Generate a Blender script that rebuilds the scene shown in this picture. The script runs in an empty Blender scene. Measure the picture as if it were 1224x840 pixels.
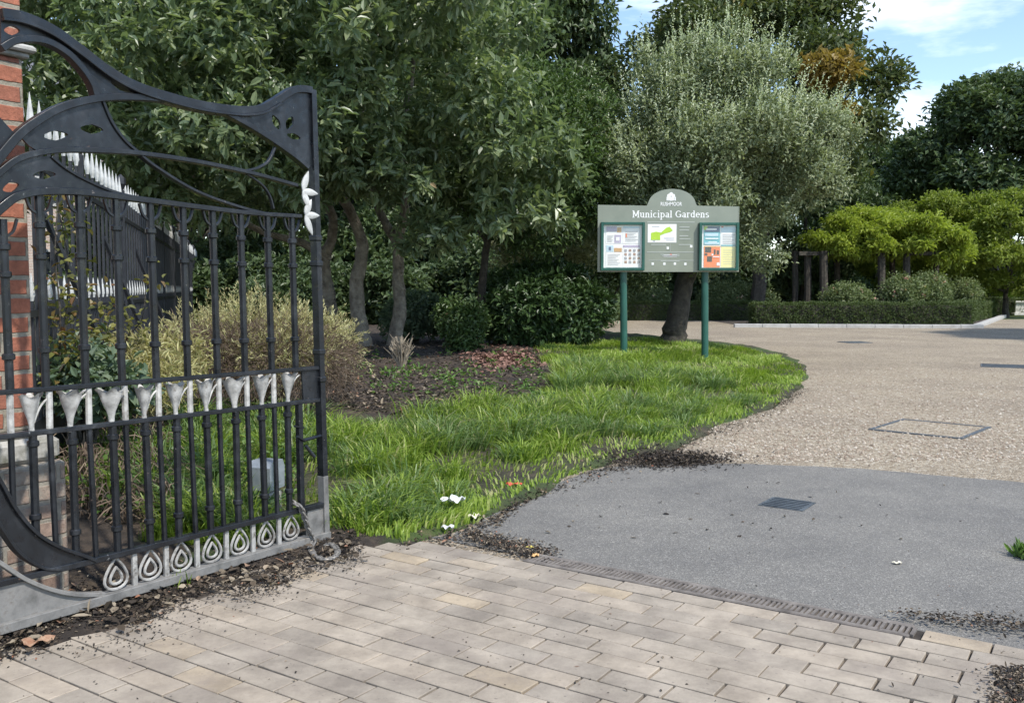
import bpy, bmesh, math, random
import numpy as np
from mathutils import Vector, Matrix, Euler
from mathutils.geometry import tessellate_polygon

sc = bpy.context.scene
col = sc.collection
R = math.radians
random.seed(7)

# ------------------------------------------------------------------ camera, sky, sun, exposure
CAM_H, FPX, PITCH = 1.3, 1100.0, math.atan(75/1100)
cd = bpy.data.cameras.new('camera'); cam = bpy.data.objects.new('camera', cd); col.objects.link(cam)
cam.location = (0, 0, CAM_H); cam.rotation_euler = (math.pi/2-PITCH, 0, 0)
cd.sensor_width = 36; cd.lens = 36*FPX/1224; cd.clip_end = 2000; cd.clip_start = .05
sc.camera = cam

SUN_EL, SUN_AZ = R(54), math.atan2(.64, -.74)      # azimuth from +Y towards +X (sun high on the right, a little behind the camera)
wd = bpy.data.worlds.new('World'); sc.world = wd; wd.use_nodes = True
nt = wd.node_tree; nt.nodes.clear()
def N(t, tree=None, **k):
    n = (tree or nt).nodes.new(t)
    for a, b in k.items(): setattr(n, a, b)
    return n
L = nt.links.new
sky = N('ShaderNodeTexSky', sky_type='NISHITA', sun_disc=False, sun_elevation=SUN_EL, sun_rotation=SUN_AZ)
sky.air_density = 1.0; sky.dust_density = .3; sky.ozone_density = 1.6
tc = N('ShaderNodeTexCoord')
mp = N('ShaderNodeMapping'); mp.inputs['Scale'].default_value = (1.6, 1.6, 5.5); mp.inputs['Location'].default_value = (.35, .1, .25)
L(tc.outputs['Generated'], mp.inputs['Vector'])
nz = N('ShaderNodeTexNoise'); nz.inputs['Scale'].default_value = 1.7; nz.inputs['Detail'].default_value = 7; nz.inputs['Roughness'].default_value = .55
L(mp.outputs[0], nz.inputs['Vector'])
rp = N('ShaderNodeValToRGB'); rp.color_ramp.elements[0].position = .53; rp.color_ramp.elements[1].position = .70
L(nz.outputs[0], rp.inputs[0])
mx = N('ShaderNodeMix', data_type='RGBA'); L(rp.outputs[0], mx.inputs[0]); L(sky.outputs[0], mx.inputs[6])
mx.inputs[7].default_value = (7.6, 7.8, 8.0, 1)
bg = N('ShaderNodeBackground'); bg.inputs[1].default_value = .15
L(mx.outputs[2], bg.inputs[0]); wo = N('ShaderNodeOutputWorld'); L(bg.outputs[0], wo.inputs[0])

sl = bpy.data.lights.new('sun', 'SUN'); so = bpy.data.objects.new('sun', sl); col.objects.link(so)
sl.energy = 3.0; sl.angle = R(2.0); sl.color = (1, .95, .87)
sd = Vector((math.sin(SUN_AZ)*math.cos(SUN_EL), math.cos(SUN_AZ)*math.cos(SUN_EL), math.sin(SUN_EL)))
so.rotation_euler = sd.to_track_quat('Z', 'Y').to_euler()
sc.view_settings.view_transform = 'Standard'; sc.view_settings.look = 'None'
sc.view_settings.gamma = 1; sc.view_settings.exposure = 0.76
sc.view_settings.use_curve_mapping = False
sc.cycles.max_bounces = 6; sc.cycles.transparent_max_bounces = 4

# ------------------------------------------------------------------ pixel to world
_cp, _sp = math.cos(PITCH), math.sin(PITCH)
def ray(x, y):
    a, b = x-612, 420-y
    return Vector((a, FPX*_cp+b*_sp, -FPX*_sp+b*_cp))
def ground(x, y, z=0.0):
    r = ray(x, y); t = (z-CAM_H)/r.z
    return Vector((r.x*t, r.y*t, z))
def at(x, y, Y):
    r = ray(x, y); t = Y/r.y
    return Vector((r.x*t, Y, CAM_H+r.z*t))

# ------------------------------------------------------------------ object helpers
def tag(o, label=None, cat=None, group=None, kind=None):
    if label: o['label'] = label
    if cat: o['category'] = cat
    if group: o['group'] = group
    if kind: o['kind'] = kind
    return o
def empty(name, loc=(0, 0, 0), rz=0.0, label=None, cat=None, group=None):
    o = bpy.data.objects.new(name, None); col.objects.link(o); o.location = loc; o.rotation_euler = (0, 0, rz)
    o.empty_display_size = .2
    return tag(o, label, cat, group)
def copy_tree(o, parent=None):
    c = o.copy(); col.objects.link(c)
    if parent is not None: c.parent = parent
    for ch in [k for k in o.children]: copy_tree(ch, c)
    return c
def mesh_np(name, verts, faces_sizes, loops, m, parent=None, attrs=None, smooth=False, loc=None):
    me = bpy.data.meshes.new(name)
    nv = len(verts); me.vertices.add(nv); me.vertices.foreach_set('co', np.asarray(verts, dtype=np.float32).ravel())
    loops = np.asarray(loops, dtype=np.int32).ravel(); sizes = np.asarray(faces_sizes, dtype=np.int32)
    me.loops.add(len(loops)); me.loops.foreach_set('vertex_index', loops)
    me.polygons.add(len(sizes))
    st = np.zeros(len(sizes), dtype=np.int32); st[1:] = np.cumsum(sizes)[:-1]
    me.polygons.foreach_set('loop_start', st); me.polygons.foreach_set('loop_total', sizes)
    me.polygons.foreach_set('use_smooth', np.full(len(sizes), bool(smooth)))
    for k, v in (attrs or {}).items():
        a = me.attributes.new(k, 'FLOAT', 'POINT'); a.data.foreach_set('value', np.asarray(v, dtype=np.float32))
    me.update(calc_edges=True); me.validate()
    if m: me.materials.append(m)
    o = bpy.data.objects.new(name, me); col.objects.link(o)
    if parent is not None: o.parent = parent
    if loc is not None: o.location = loc
    return o

def catmull(pts, n=6, closed=False):
    P = [Vector(p) for p in pts]; out = []
    k = len(P)
    for i in range(k if closed else k-1):
        if closed: a, b, c, d = P[(i-1) % k], P[i], P[(i+1) % k], P[(i+2) % k]
        else: a, b, c, d = P[max(i-1, 0)], P[i], P[i+1], P[min(i+2, k-1)]
        for j in range(n):
            t = j/n
            out.append(.5*((2*b)+(c-a)*t+(2*a-5*b+4*c-d)*t*t+(3*b-a-3*c+d)*t**3))
    if not closed: out.append(P[-1])
    return out

class MB:
    def __init__(s): s.v = []; s.f = []; s.a = []
    def add(s, vs, fs, a=0.0):
        o = len(s.v); s.v += [tuple(v) for v in vs]; s.f += [[i+o for i in f] for f in fs]; s.a += [a]*len(vs)
    def box(s, lo, hi, M=None, a=0.0, bev=0.0):
        (x0, y0, z0), (x1, y1, z1) = lo, hi
        if bev > 0:
            b = bev; vs = []
            for z, i in ((z0, b), (z0+b, 0), (z1-b, 0), (z1, b)):
                q = i
                for (x, y) in ((x0+b, y0), (x1-b, y0), (x1, y0+b), (x1, y1-b), (x1-b, y1), (x0+b, y1), (x0, y1-b), (x0, y0+b)):
                    cx, cy = (x0+x1)/2, (y0+y1)/2
                    vs.append(Vector((x+(q if x < cx else -q), y+(q if y < cy else -q), z)))
            fs = [list(range(7, -1, -1)), list(range(24, 32))]
            for k in range(3):
                for j in range(8): fs.append([k*8+j, k*8+(j+1) % 8, k*8+8+(j+1) % 8, k*8+8+j])
        else:
            vs = [Vector(p) for p in ((x0, y0, z0), (x1, y0, z0), (x1, y1, z0), (x0, y1, z0), (x0, y0, z1), (x1, y0, z1), (x1, y1, z1), (x0, y1, z1))]
            fs = [[3, 2, 1, 0], [4, 5, 6, 7], [0, 1, 5, 4], [1, 2, 6, 5], [2, 3, 7, 6], [3, 0, 4, 7]]
        if M: vs = [M @ v for v in vs]
        s.add(vs, fs, a)
    def tube(s, pts, rad, n=8, a=0.0, caps=True):
        P = [Vector(p) for p in pts]; k = len(P)
        rad = [rad]*k if not hasattr(rad, '__len__') else rad
        vs, fs = [], []
        nrm = None
        for i in range(k):
            t = (P[min(i+1, k-1)]-P[max(i-1, 0)])
            if t.length < 1e-9: t = Vector((0, 0, 1))
            t.normalize()
            if nrm is None:
                h = Vector((0, 0, 1)) if abs(t.z) < .9 else Vector((1, 0, 0)); nrm = (h-t*h.dot(t)).normalized()
            else:
                nrm = (nrm-t*nrm.dot(t)).normalized()
            bn = t.cross(nrm)
            for j in range(n):
                w = 2*math.pi*j/n
                vs.append(P[i]+(nrm*math.cos(w)+bn*math.sin(w))*rad[i])
        for i in range(k-1):
            for j in range(n): fs.append([i*n+j, i*n+(j+1) % n, (i+1)*n+(j+1) % n, (i+1)*n+j])
        if caps: fs += [list(range(n-1, -1, -1)), list(range((k-1)*n, k*n))]
        s.add(vs, fs, a)
    def loop_tube(s, pts, r, n=6, a=0.0):
        P = [Vector(p) for p in pts]; k = len(P); vs, fs = [], []
        c = sum(P, Vector())/k
        for i in range(k):
            t = (P[(i+1) % k]-P[i-1]).normalized(); q = P[i]-c; q = (q-t*q.dot(t)).normalized(); b = t.cross(q)
            for j in range(n):
                w = 2*math.pi*j/n; vs.append(P[i]+(q*math.cos(w)+b*math.sin(w))*r)
        for i in range(k):
            for j in range(n): fs.append([i*n+j, i*n+(j+1) % n, ((i+1) % k)*n+(j+1) % n, ((i+1) % k)*n+j])
        s.add(vs, fs, a)
    def prism(s, outer, y0, y1, holes=(), a=0.0):
        """polygon (x,z) with holes, extruded along local y"""
        polys = [[Vector((p[0], p[1], 0)) for p in outer]]+[[Vector((p[0], p[1], 0)) for p in h] for h in holes]
        tri = tessellate_polygon(polys); flat = [p for q in polys for p in q]; n = len(flat)
        vs = [Vector((p.x, y0, p.y)) for p in flat]+[Vector((p.x, y1, p.y)) for p in flat]
        fs = [list(t) for t in tri]+[[i+n for i in reversed(t)] for t in tri]
        o = 0
        for q in polys:
            k = len(q)
            for i in range(k): fs.append([o+i, o+(i+1) % k, n+o+(i+1) % k, n+o+i])
            o += k
        s.add(vs, fs, a)
    def ribbon(s, path, width, y0, y1, a=0.0):
        """bar of the given width following an (x,z) path"""
        P = [Vector((p[0], p[1])) for p in path]; k = len(P)
        width = [width]*k if not hasattr(width, '__len__') else width
        vs, fs = [], []
        for i in range(k):
            t = (P[min(i+1, k-1)]-P[max(i-1, 0)]).normalized(); q = Vector((-t.y, t.x))*width[i]/2
            A, B = P[i]-q, P[i]+q
            vs += [(A.x, y0, A.y), (B.x, y0, B.y), (B.x, y1, B.y), (A.x, y1, A.y)]
        for i in range(k-1):
            for j in range(4): fs.append([i*4+j, i*4+(j+1) % 4, i*4+4+(j+1) % 4, i*4+4+j])
        fs += [[3, 2, 1, 0], [k*4-4, k*4-3, k*4-2, k*4-1]]
        s.add(vs, fs, a)
    def build(s, name, m, parent=None, smooth=False, loc=None, recalc=True):
        o = mesh_np(name, s.v, [len(f) for f in s.f], [i for f in s.f for i in f], m, parent, {'rnd': s.a}, smooth, loc)
        if recalc:
            b = bmesh.new(); b.from_mesh(o.data); bmesh.ops.recalc_face_normals(b, faces=b.faces); b.to_mesh(o.data); b.free()
        if smooth:
            try: o.data.set_sharp_from_angle(angle=R(40))
            except Exception: pass
        return o

# ------------------------------------------------------------------ materials
def new_mat(name):
    m = bpy.data.materials.new(name); m.use_nodes = True
    t = m.node_tree; p = t.nodes['Principled BSDF']
    return m, t, p
def ramp(t, cols, pos=None):
    r = t.nodes.new('ShaderNodeValToRGB'); e = r.color_ramp.elements
    n = len(cols); pos = pos or [i/(n-1) for i in range(n)]
    while len(e) < n: e.new(.5)
    for i in range(n): e[i].position = pos[i]; e[i].color = (*cols[i], 1)
    return r
def coords(t, world=False):
    if world: return t.nodes.new('ShaderNodeNewGeometry').outputs['Position']
    return t.nodes.new('ShaderNodeTexCoord').outputs['Object']
def noise(t, vec, scale, detail=5, rough=.6):
    n = t.nodes.new('ShaderNodeTexNoise'); n.inputs['Scale'].default_value = scale; n.inputs['Detail'].default_value = detail
    n.inputs['Roughness'].default_value = rough; t.links.new(vec, n.inputs['Vector']); return n
def bump(t, p, h, strength, dist=.01):
    b = t.nodes.new('ShaderNodeBump'); b.inputs['Strength'].default_value = strength; b.inputs['Distance'].default_value = dist
    t.links.new(h, b.inputs['Height']); t.links.new(b.outputs[0], p.inputs['Normal']); return b
def mixc(t, fac, a, b, mode='MIX'):
    n = t.nodes.new('ShaderNodeMix'); n.data_type = 'RGBA'; n.blend_type = mode
    for s, i in ((fac, 0), (a, 6), (b, 7)):
        if isinstance(s, (int, float)): n.inputs[i].default_value = s
        elif isinstance(s, tuple): n.inputs[i].default_value = (*s, 1)
        else: t.links.new(s, n.inputs[i])
    return n.outputs[2]
def noise_mat(name, cols, scale=8, rough=.6, bstr=.3, bscale=40, bdist=.005, world=False, pos=None, metal=0.0, dirt=None, dscale=3, dpos=(.5, .65), detail=6):
    m, t, p = new_mat(name); v = coords(t, world)
    n = noise(t, v, scale, detail); r = ramp(t, cols, pos or [.3+.4*i/(len(cols)-1) for i in range(len(cols))]); t.links.new(n.outputs[0], r.inputs[0])
    c = r.outputs[0]
    if dirt:
        n2 = noise(t, v, dscale, 8, .7); r2 = ramp(t, [(0, 0, 0), (1, 1, 1)], list(dpos)); t.links.new(n2.outputs[0], r2.inputs[0])
        c = mixc(t, r2.outputs[0], c, dirt)
    t.links.new(c, p.inputs['Base Color']); p.inputs['Roughness'].default_value = rough; p.inputs['Metallic'].default_value = metal
    if bstr: n3 = noise(t, v, bscale, 5); bump(t, p, n3.outputs[0], bstr, bdist)
    return m
def leaf_mat(name, cols, rough=.45, trans=.25, pos=None, spec=.4, tmul=1.5):
    m, t, p = new_mat(name)
    a = t.nodes.new('ShaderNodeAttribute'); a.attribute_name = 'rnd'
    r = ramp(t, cols, pos); t.links.new(a.outputs['Fac'], r.inputs[0])
    t.links.new(r.outputs[0], p.inputs['Base Color']); p.inputs['Roughness'].default_value = rough
    p.inputs['Specular IOR Level'].default_value = spec
    tr = t.nodes.new('ShaderNodeBsdfTranslucent'); c2 = mixc(t, 1.0, r.outputs[0], (tmul, tmul*1.05, tmul*.55), 'MULTIPLY'); t.links.new(c2, tr.inputs[0])
    mxs = t.nodes.new('ShaderNodeMixShader'); mxs.inputs[0].default_value = trans
    t.links.new(p.outputs[0], mxs.inputs[1]); t.links.new(tr.outputs[0], mxs.inputs[2])
    t.links.new(mxs.outputs[0], t.nodes['Material Output'].inputs[0])
    return m

M = {}
# foliage
M['laurel'] = leaf_mat('laurel_leaf', [(.075, .11, .055), (.145, .195, .10), (.22, .27, .145), (.30, .34, .19), (.36, .24, .16)], .36, .38, [0, .45, .8, .965, 1], .6)
M['silver'] = leaf_mat('silver_leaf', [(.12, .15, .08), (.23, .27, .155), (.35, .385, .25)], .45, .25, [0, .6, 1])
M['silver_new'] = leaf_mat('silver_shoot', [(.36, .41, .25), (.52, .56, .39), (.64, .67, .52)], .5, .3)
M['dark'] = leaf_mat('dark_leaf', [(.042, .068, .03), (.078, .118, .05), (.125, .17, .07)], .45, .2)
M['mid'] = leaf_mat('mid_leaf', [(.045, .075, .028), (.08, .13, .042), (.12, .18, .055)], .45, .25)
M['autumn'] = leaf_mat('autumn_leaf', [(.05, .07, .028), (.08, .11, .04), (.115, .14, .045), (.2, .15, .04)], .5, .25, [0, .5, .85, 1])
M['rust'] = leaf_mat('rusty_leaf', [(.17, .13, .035), (.30, .21, .05)], .5, .3)
M['lime'] = leaf_mat('lime_leaf', [(.17, .225, .028), (.28, .345, .05), (.38, .44, .10)], .5, .35, [0, .5, 1])
M['olive'] = leaf_mat('olive_green_leaf', [(.115, .16, .027), (.20, .255, .042), (.28, .33, .07)], .5, .35)
M['glossy'] = leaf_mat('glossy_leaf', [(.03, .06, .022), (.055, .1, .033), (.09, .15, .05)], .42, .15, [0, .6, 1], .45)
M['greygreen'] = leaf_mat('grey_green_leaf', [(.06, .095, .06), (.11, .16, .10), (.18, .23, .14)], .5, .25)
M['cream'] = leaf_mat('cream_leaf', [(.1, .13, .06), (.3, .31, .18), (.48, .47, .32)], .45, .25)
M['box'] = leaf_mat('box_leaf', [(.038, .062, .018), (.068, .10, .028), (.115, .155, .042)], .5, .25)
M['rose'] = leaf_mat('rose_leaf', [(.08, .115, .045), (.15, .195, .08), (.24, .27, .125)], .5, .25)
M['petal'] = leaf_mat('petal', [(.55, .25, .22), (.65, .45, .38), (.7, .62, .5)], .5, .3)
M['conifer'] = leaf_mat('golden_conifer', [(.17, .14, .07), (.32, .28, .14), (.48, .45, .23), (.62, .6, .36)], .6, .25)
M['deadtwig'] = leaf_mat('dead_twig', [(.06, .042, .03), (.14, .10, .072), (.23, .175, .125)], .8, .1)
M['grass'] = leaf_mat('grass_blade', [(.10, .16, .022), (.19, .28, .035), (.30, .39, .07), (.42, .39, .2)], .45, .35, [0, .45, .88, 1])
M['grass2'] = leaf_mat('dark_grass_blade', [(.075, .13, .035), (.13, .205, .06), (.2, .275, .11), (.34, .33, .18)], .45, .35, [0, .45, .9, 1])
M['litter'] = leaf_mat('leaf_litter', [(.014, .011, .009), (.04, .03, .021), (.10, .075, .05), (.30, .25, .18), (.24, .09, .045)], .8, .05, [0, .4, .75, .95, 1])
M['redlitter'] = leaf_mat('red_litter', [(.10, .055, .04), (.2, .105, .08), (.3, .18, .14)], .8, .05)
M['weed'] = leaf_mat('weed_leaf', [(.06, .12, .03), (.10, .18, .04), (.16, .25, .06)], .45, .3)
M['climber'] = leaf_mat('climber_leaf', [(.07, .065, .022), (.12, .13, .035), (.22, .21, .055), (.14, .06, .03)], .45, .3)
# bark / soil / hard surfaces
M['bark'] = noise_mat('bark', [(.09, .075, .06), (.19, .165, .13), (.29, .26, .21)], 9, .9, .9, 30, .03)
M['bark_dark'] = noise_mat('dark_bark', [(.025, .021, .017), (.055, .047, .037), (.09, .08, .06)], 9, .9, .9, 26, .03)
M['soil'] = None
def black_paint():
    m, t, p = new_mat('black_paint'); v = coords(t)
    n = noise(t, v, 7, 8, .65); r = ramp(t, [(.005, .006, .008), (.009, .011, .0145), (.024, .027, .032), (.11, .115, .12)], [.3, .52, .66, .82]); t.links.new(n.outputs[0], r.inputs[0])
    t.links.new(r.outputs[0], p.inputs['Base Color'])
    nc = noise(t, v, 34, 6, .75); rc = ramp(t, [(0, 0, 0), (1, 1, 1)], [.66, .70]); t.links.new(nc.outputs[0], rc.inputs[0])
    nr = noise(t, v, 5, 3); rr_ = ramp(t, [(.13, .065, .04), (.2, .2, .2)], [.4, .6]); t.links.new(nr.outputs[0], rr_.inputs[0])
    cc = mixc(t, rc.outputs[0], r.outputs[0], rr_.outputs[0]); t.links.new(cc, p.inputs['Base Color'])
    n2 = noise(t, v, 25, 4); r2 = ramp(t, [(.22, .22, .22), (.5, .5, .5)], [.35, .65]); t.links.new(n2.outputs[0], r2.inputs[0]); t.links.new(r2.outputs[0], p.inputs['Roughness'])
    bump(t, p, n2.outputs[0], .25, .003)
    return m
M['black'] = black_paint()
M['railing'] = noise_mat('railing_black', [(.010, .011, .014), (.028, .03, .036)], 8, .5, .2, 30)
M['white_iron'] = noise_mat('white_iron', [(.24, .235, .22), (.42, .41, .385), (.6, .59, .56)], 22, .5, .3, 60, .003, dirt=(.16, .14, .12), dscale=28, dpos=(.54, .72))
M['drop_white'] = noise_mat('chipped_white', [(.2, .19, .175), (.34, .33, .31), (.46, .45, .42)], 16, .6, .4, 60, .003, dirt=(.08, .07, .055), dscale=22, dpos=(.52, .66))
M['worn_white'] = noise_mat('worn_white_iron', [(.10, .098, .092), (.19, .185, .175), (.30, .295, .28)], 12, .65, .4, 60, .003, dirt=(.09, .075, .06), dscale=12, dpos=(.52, .68))
M['tip_white'] = noise_mat('tip_white', [(.40, .40, .38), (.62, .62, .60)], 20, .55, .2, 50, dirt=(.2, .19, .17), dscale=16, dpos=(.55, .75))
M['chain'] = noise_mat('chain_steel', [(.11, .10, .09), (.30, .285, .26)], 60, .5, .2, 80, .002, metal=.3)
M['concrete'] = noise_mat('concrete', [(.26, .25, .22), (.38, .37, .34), (.46, .45, .42)], 14, .9, .5, 80, .004, dirt=(.13, .13, .10), dscale=5)
M['stone'] = noise_mat('pale_stone', [(.38, .36, .31), (.5, .48, .43), (.58, .56, .51)], 9, .85, .4, 60, .004, dirt=(.22, .21, .17), dscale=6, dpos=(.52, .7))
M['kerb'] = noise_mat('kerb_stone', [(.34, .33, .31), (.47, .46, .44)], 6, .85, .3, 60, .004)
M['galv'] = noise_mat('galvanised', [(.22, .25, .27), (.36, .39, .42)], 14, .5, .15, 50, .002, metal=.35)
M['green_post'] = noise_mat('green_paint', [(.012, .075, .055), (.022, .105, .078)], 6, .38, .1, 40, .002)
M['sign_panel'] = noise_mat('sage_panel', [(.19, .212, .17), (.25, .27, .218)], 2.2, .14, .02, 6, .02)
M['lettering'] = noise_mat('white_lettering', [(.78, .78, .76), (.84, .84, .82)], 5, .5, 0)
def flat(name, c, rough=.5): return noise_mat(name, [tuple(x*.93 for x in c), tuple(min(1, x*1.05) for x in c)], 14, rough, 0)
M['paper'] = flat('paper', (.86, .85, .84)); M['lav'] = flat('lavender_paper', (.42, .36, .5)); M['org'] = flat('orange_ink', (.85, .2, .06)); M['ylw'] = flat('yellow_paper', (.86, .78, .32))
M['teal'] = flat('teal_ink', (.12, .42, .48)); M['navy'] = flat('navy_ink', (.05, .09, .2)); M['inkblk'] = flat('black_ink', (.02, .015, .02)); M['lime_ink'] = flat('lime_ink', (.42, .62, .05))
M['inkgrey'] = flat('grey_ink', (.3, .3, .32)); M['palegrey'] = flat('faded_print', (.42, .44, .4)); M['tan_ink'] = flat('tan_ink', (.55, .3, .1)); M['brown_ink'] = flat('brown_ink', (.35, .2, .14)); M['sky_ink'] = flat('sky_ink', (.5, .66, .75)); M['red_ink'] = flat('red_ink', (.7, .06, .04))
def glass_mat():
    m, t, p = new_mat('cabinet_glass'); p.inputs['Base Color'].default_value = (1, 1, 1, 1); p.inputs['Roughness'].default_value = .03
    tr = t.nodes.new('ShaderNodeBsdfTransparent'); gl = t.nodes.new('ShaderNodeBsdfGlossy'); gl.inputs['Roughness'].default_value = .04
    ms = t.nodes.new('ShaderNodeMixShader'); ms.inputs[0].default_value = .045; t.links.new(tr.outputs[0], ms.inputs[1]); t.links.new(gl.outputs[0], ms.inputs[2])
    t.links.new(ms.outputs[0], t.nodes['Material Output'].inputs[0]); return m
M['glass'] = glass_mat()

def brick_mat(name, c1, c2, mortar, bw=.225, bh=.075, msize=.011, weather=None, swap=None):
    """bricks in object coordinates; the (x, z) plane carries the pattern on x faces and y faces"""
    m, t, p = new_mat(name)
    tcn = t.nodes.new('ShaderNodeTexCoord'); ge = tcn.outputs['Object']
    sp = t.nodes.new('ShaderNodeSeparateXYZ'); t.links.new(ge, sp.inputs[0])
    ad = t.nodes.new('ShaderNodeMath'); ad.operation = 'ADD'; t.links.new(sp.outputs[0], ad.inputs[0]); t.links.new(sp.outputs[1], ad.inputs[1])
    cb = t.nodes.new('ShaderNodeCombineXYZ'); t.links.new(ad.outputs[0], cb.inputs[0]); t.links.new(sp.outputs[2], cb.inputs[1])
    wob = noise(t, ge, 14, 3); vm = t.nodes.new('ShaderNodeVectorMath'); vm.operation = 'MULTIPLY_ADD'
    t.links.new(wob.outputs[1], vm.inputs[0]); vm.inputs[1].default_value = (.012, .012, .012); t.links.new(cb.outputs[0], vm.inputs[2])
    b = t.nodes.new('ShaderNodeTexBrick'); t.links.new(vm.outputs[0], b.inputs['Vector'])
    b.inputs['Scale'].default_value = 1; b.inputs['Brick Width'].default_value = bw; b.inputs['Row Height'].default_value = bh
    b.inputs['Mortar Size'].default_value = msize; b.inputs['Mortar Smooth'].default_value = .35; b.inputs['Bias'].default_value = -.1
    b.inputs['Color1'].default_value = (*c1, 1); b.inputs['Color2'].default_value = (*c2, 1); b.inputs['Mortar'].default_value = (*mortar, 1)
    n = noise(t, ge, 30, 6, .7); r = ramp(t, [(.55, .55, .55), (1.25, 1.25, 1.25)], [.3, .7]); t.links.new(n.outputs[0], r.inputs[0])
    c = mixc(t, .8, b.outputs[0], r.outputs[0], 'MULTIPLY')
    if weather:
        n2 = noise(t, ge, 4, 7, .7); r2 = ramp(t, [(0, 0, 0), (1, 1, 1)], [.45, .62]); t.links.new(n2.outputs[0], r2.inputs[0]); c = mixc(t, r2.outputs[0], c, weather)
    t.links.new(c, p.inputs['Base Color']); p.inputs['Roughness'].default_value = .9
    iv = t.nodes.new('ShaderNodeMath'); iv.operation = 'MULTIPLY_ADD'; t.links.new(b.outputs[1], iv.inputs[0]); iv.inputs[1].default_value = -1.0
    t.links.new(n.outputs[0], iv.inputs[2]); bump(t, p, iv.outputs[0], .7, .012)
    return m
M['brick'] = brick_mat('red_brick', (.37, .135, .08), (.27, .11, .075), (.29, .26, .205))
M['brick_old'] = brick_mat('weathered_brick', (.25, .17, .13), (.33, .24, .19), (.3, .27, .22), weather=(.3, .28, .24))
M['brick_pale'] = brick_mat('pale_brick', (.52, .40, .34), (.6, .48, .42), (.6, .56, .5))

# ---- ground materials
def soil_mat():
    m, t, p = new_mat('bed_soil'); v = coords(t, True)
    n = noise(t, v, 6, 9, .7); r = ramp(t, [(.014, .010, .008), (.04, .03, .022), (.085, .062, .044), (.15, .115, .08)], [.3, .47, .6, .75]); t.links.new(n.outputs[0], r.inputs[0])
    a = t.nodes.new('ShaderNodeAttribute'); a.attribute_name = 'turf'
    n2 = noise(t, v, 9, 6, .7); r2 = ramp(t, [(.03, .055, .012), (.055, .09, .018), (.11, .10, .045)], [.35, .55, .75]); t.links.new(n2.outputs[0], r2.inputs[0])
    c = mixc(t, a.outputs['Fac'], r.outputs[0], r2.outputs[0])
    t.links.new(c, p.inputs['Base Color']); p.inputs['Roughness'].default_value = .95
    n3 = noise(t, v, 38, 8, .7); bump(t, p, n3.outputs[0], .9, .03)
    return m
M['soil'] = soil_mat()
def gravel_mat():
    m, t, p = new_mat('gravel'); v = coords(t, True)
    vo = t.nodes.new('ShaderNodeTexVoronoi'); vo.inputs['Scale'].default_value = 62; t.links.new(v, vo.inputs['Vector'])
    sp = t.nodes.new('ShaderNodeSeparateColor'); t.links.new(vo.outputs['Color'], sp.inputs[0])
    r = ramp(t, [(.16, .127, .088), (.275, .225, .16), (.35, .295, .22), (.5, .45, .37)], [0, .35, .7, 1]); t.links.new(sp.outputs[0], r.inputs[0])
    n = noise(t, v, .55, 6, .65); r2 = ramp(t, [(.80, .78, .77), (1.04, 1.03, 1.0)], [.36, .6]); t.links.new(n.outputs[0], r2.inputs[0])
    c = mixc(t, 1.0, r.outputs[0], r2.outputs[0], 'MULTIPLY')
    n4 = noise(t, v, 7, 8, .75); r4 = ramp(t, [(0, 0, 0), (1, 1, 1)], [.56, .78]); t.links.new(n4.outputs[0], r4.inputs[0])
    c = mixc(t, r4.outputs[0], c, (.20, .16, .12))
    t.links.new(c, p.inputs['Base Color']); p.inputs['Roughness'].default_value = .95
    r3 = ramp(t, [(1, 1, 1), (0, 0, 0)], [0, .7]); t.links.new(vo.outputs['Distance'], r3.inputs[0]); bump(t, p, r3.outputs[0], .8, .012)
    return m
M['gravel'] = gravel_mat()
def asphalt_mat():
    m, t, p = new_mat('asphalt'); v = coords(t, True)
    vo = t.nodes.new('ShaderNodeTexVoronoi'); vo.inputs['Scale'].default_value = 150; t.links.new(v, vo.inputs['Vector'])
    sp = t.nodes.new('ShaderNodeSeparateColor'); t.links.new(vo.outputs['Color'], sp.inputs[0])
    r = ramp(t, [(.135, .129, .119), (.168, .161, .147), (.2, .191, .174), (.30, .288, .262)], [0, .45, .85, 1]); t.links.new(sp.outputs[0], r.inputs[0])
    n = noise(t, v, 1.1, 9, .75); r2 = ramp(t, [(.74, .74, .75), (1.12, 1.11, 1.08)], [.34, .66]); t.links.new(n.outputs[0], r2.inputs[0])
    c = mixc(t, 1.0, r.outputs[0], r2.outputs[0], 'MULTIPLY')
    t.links.new(c, p.inputs['Base Color']); p.inputs['Roughness'].default_value = .9
    bump(t, p, vo.outputs['Distance'], .5, .006)
    return m
M['asphalt'] = asphalt_mat()
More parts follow.
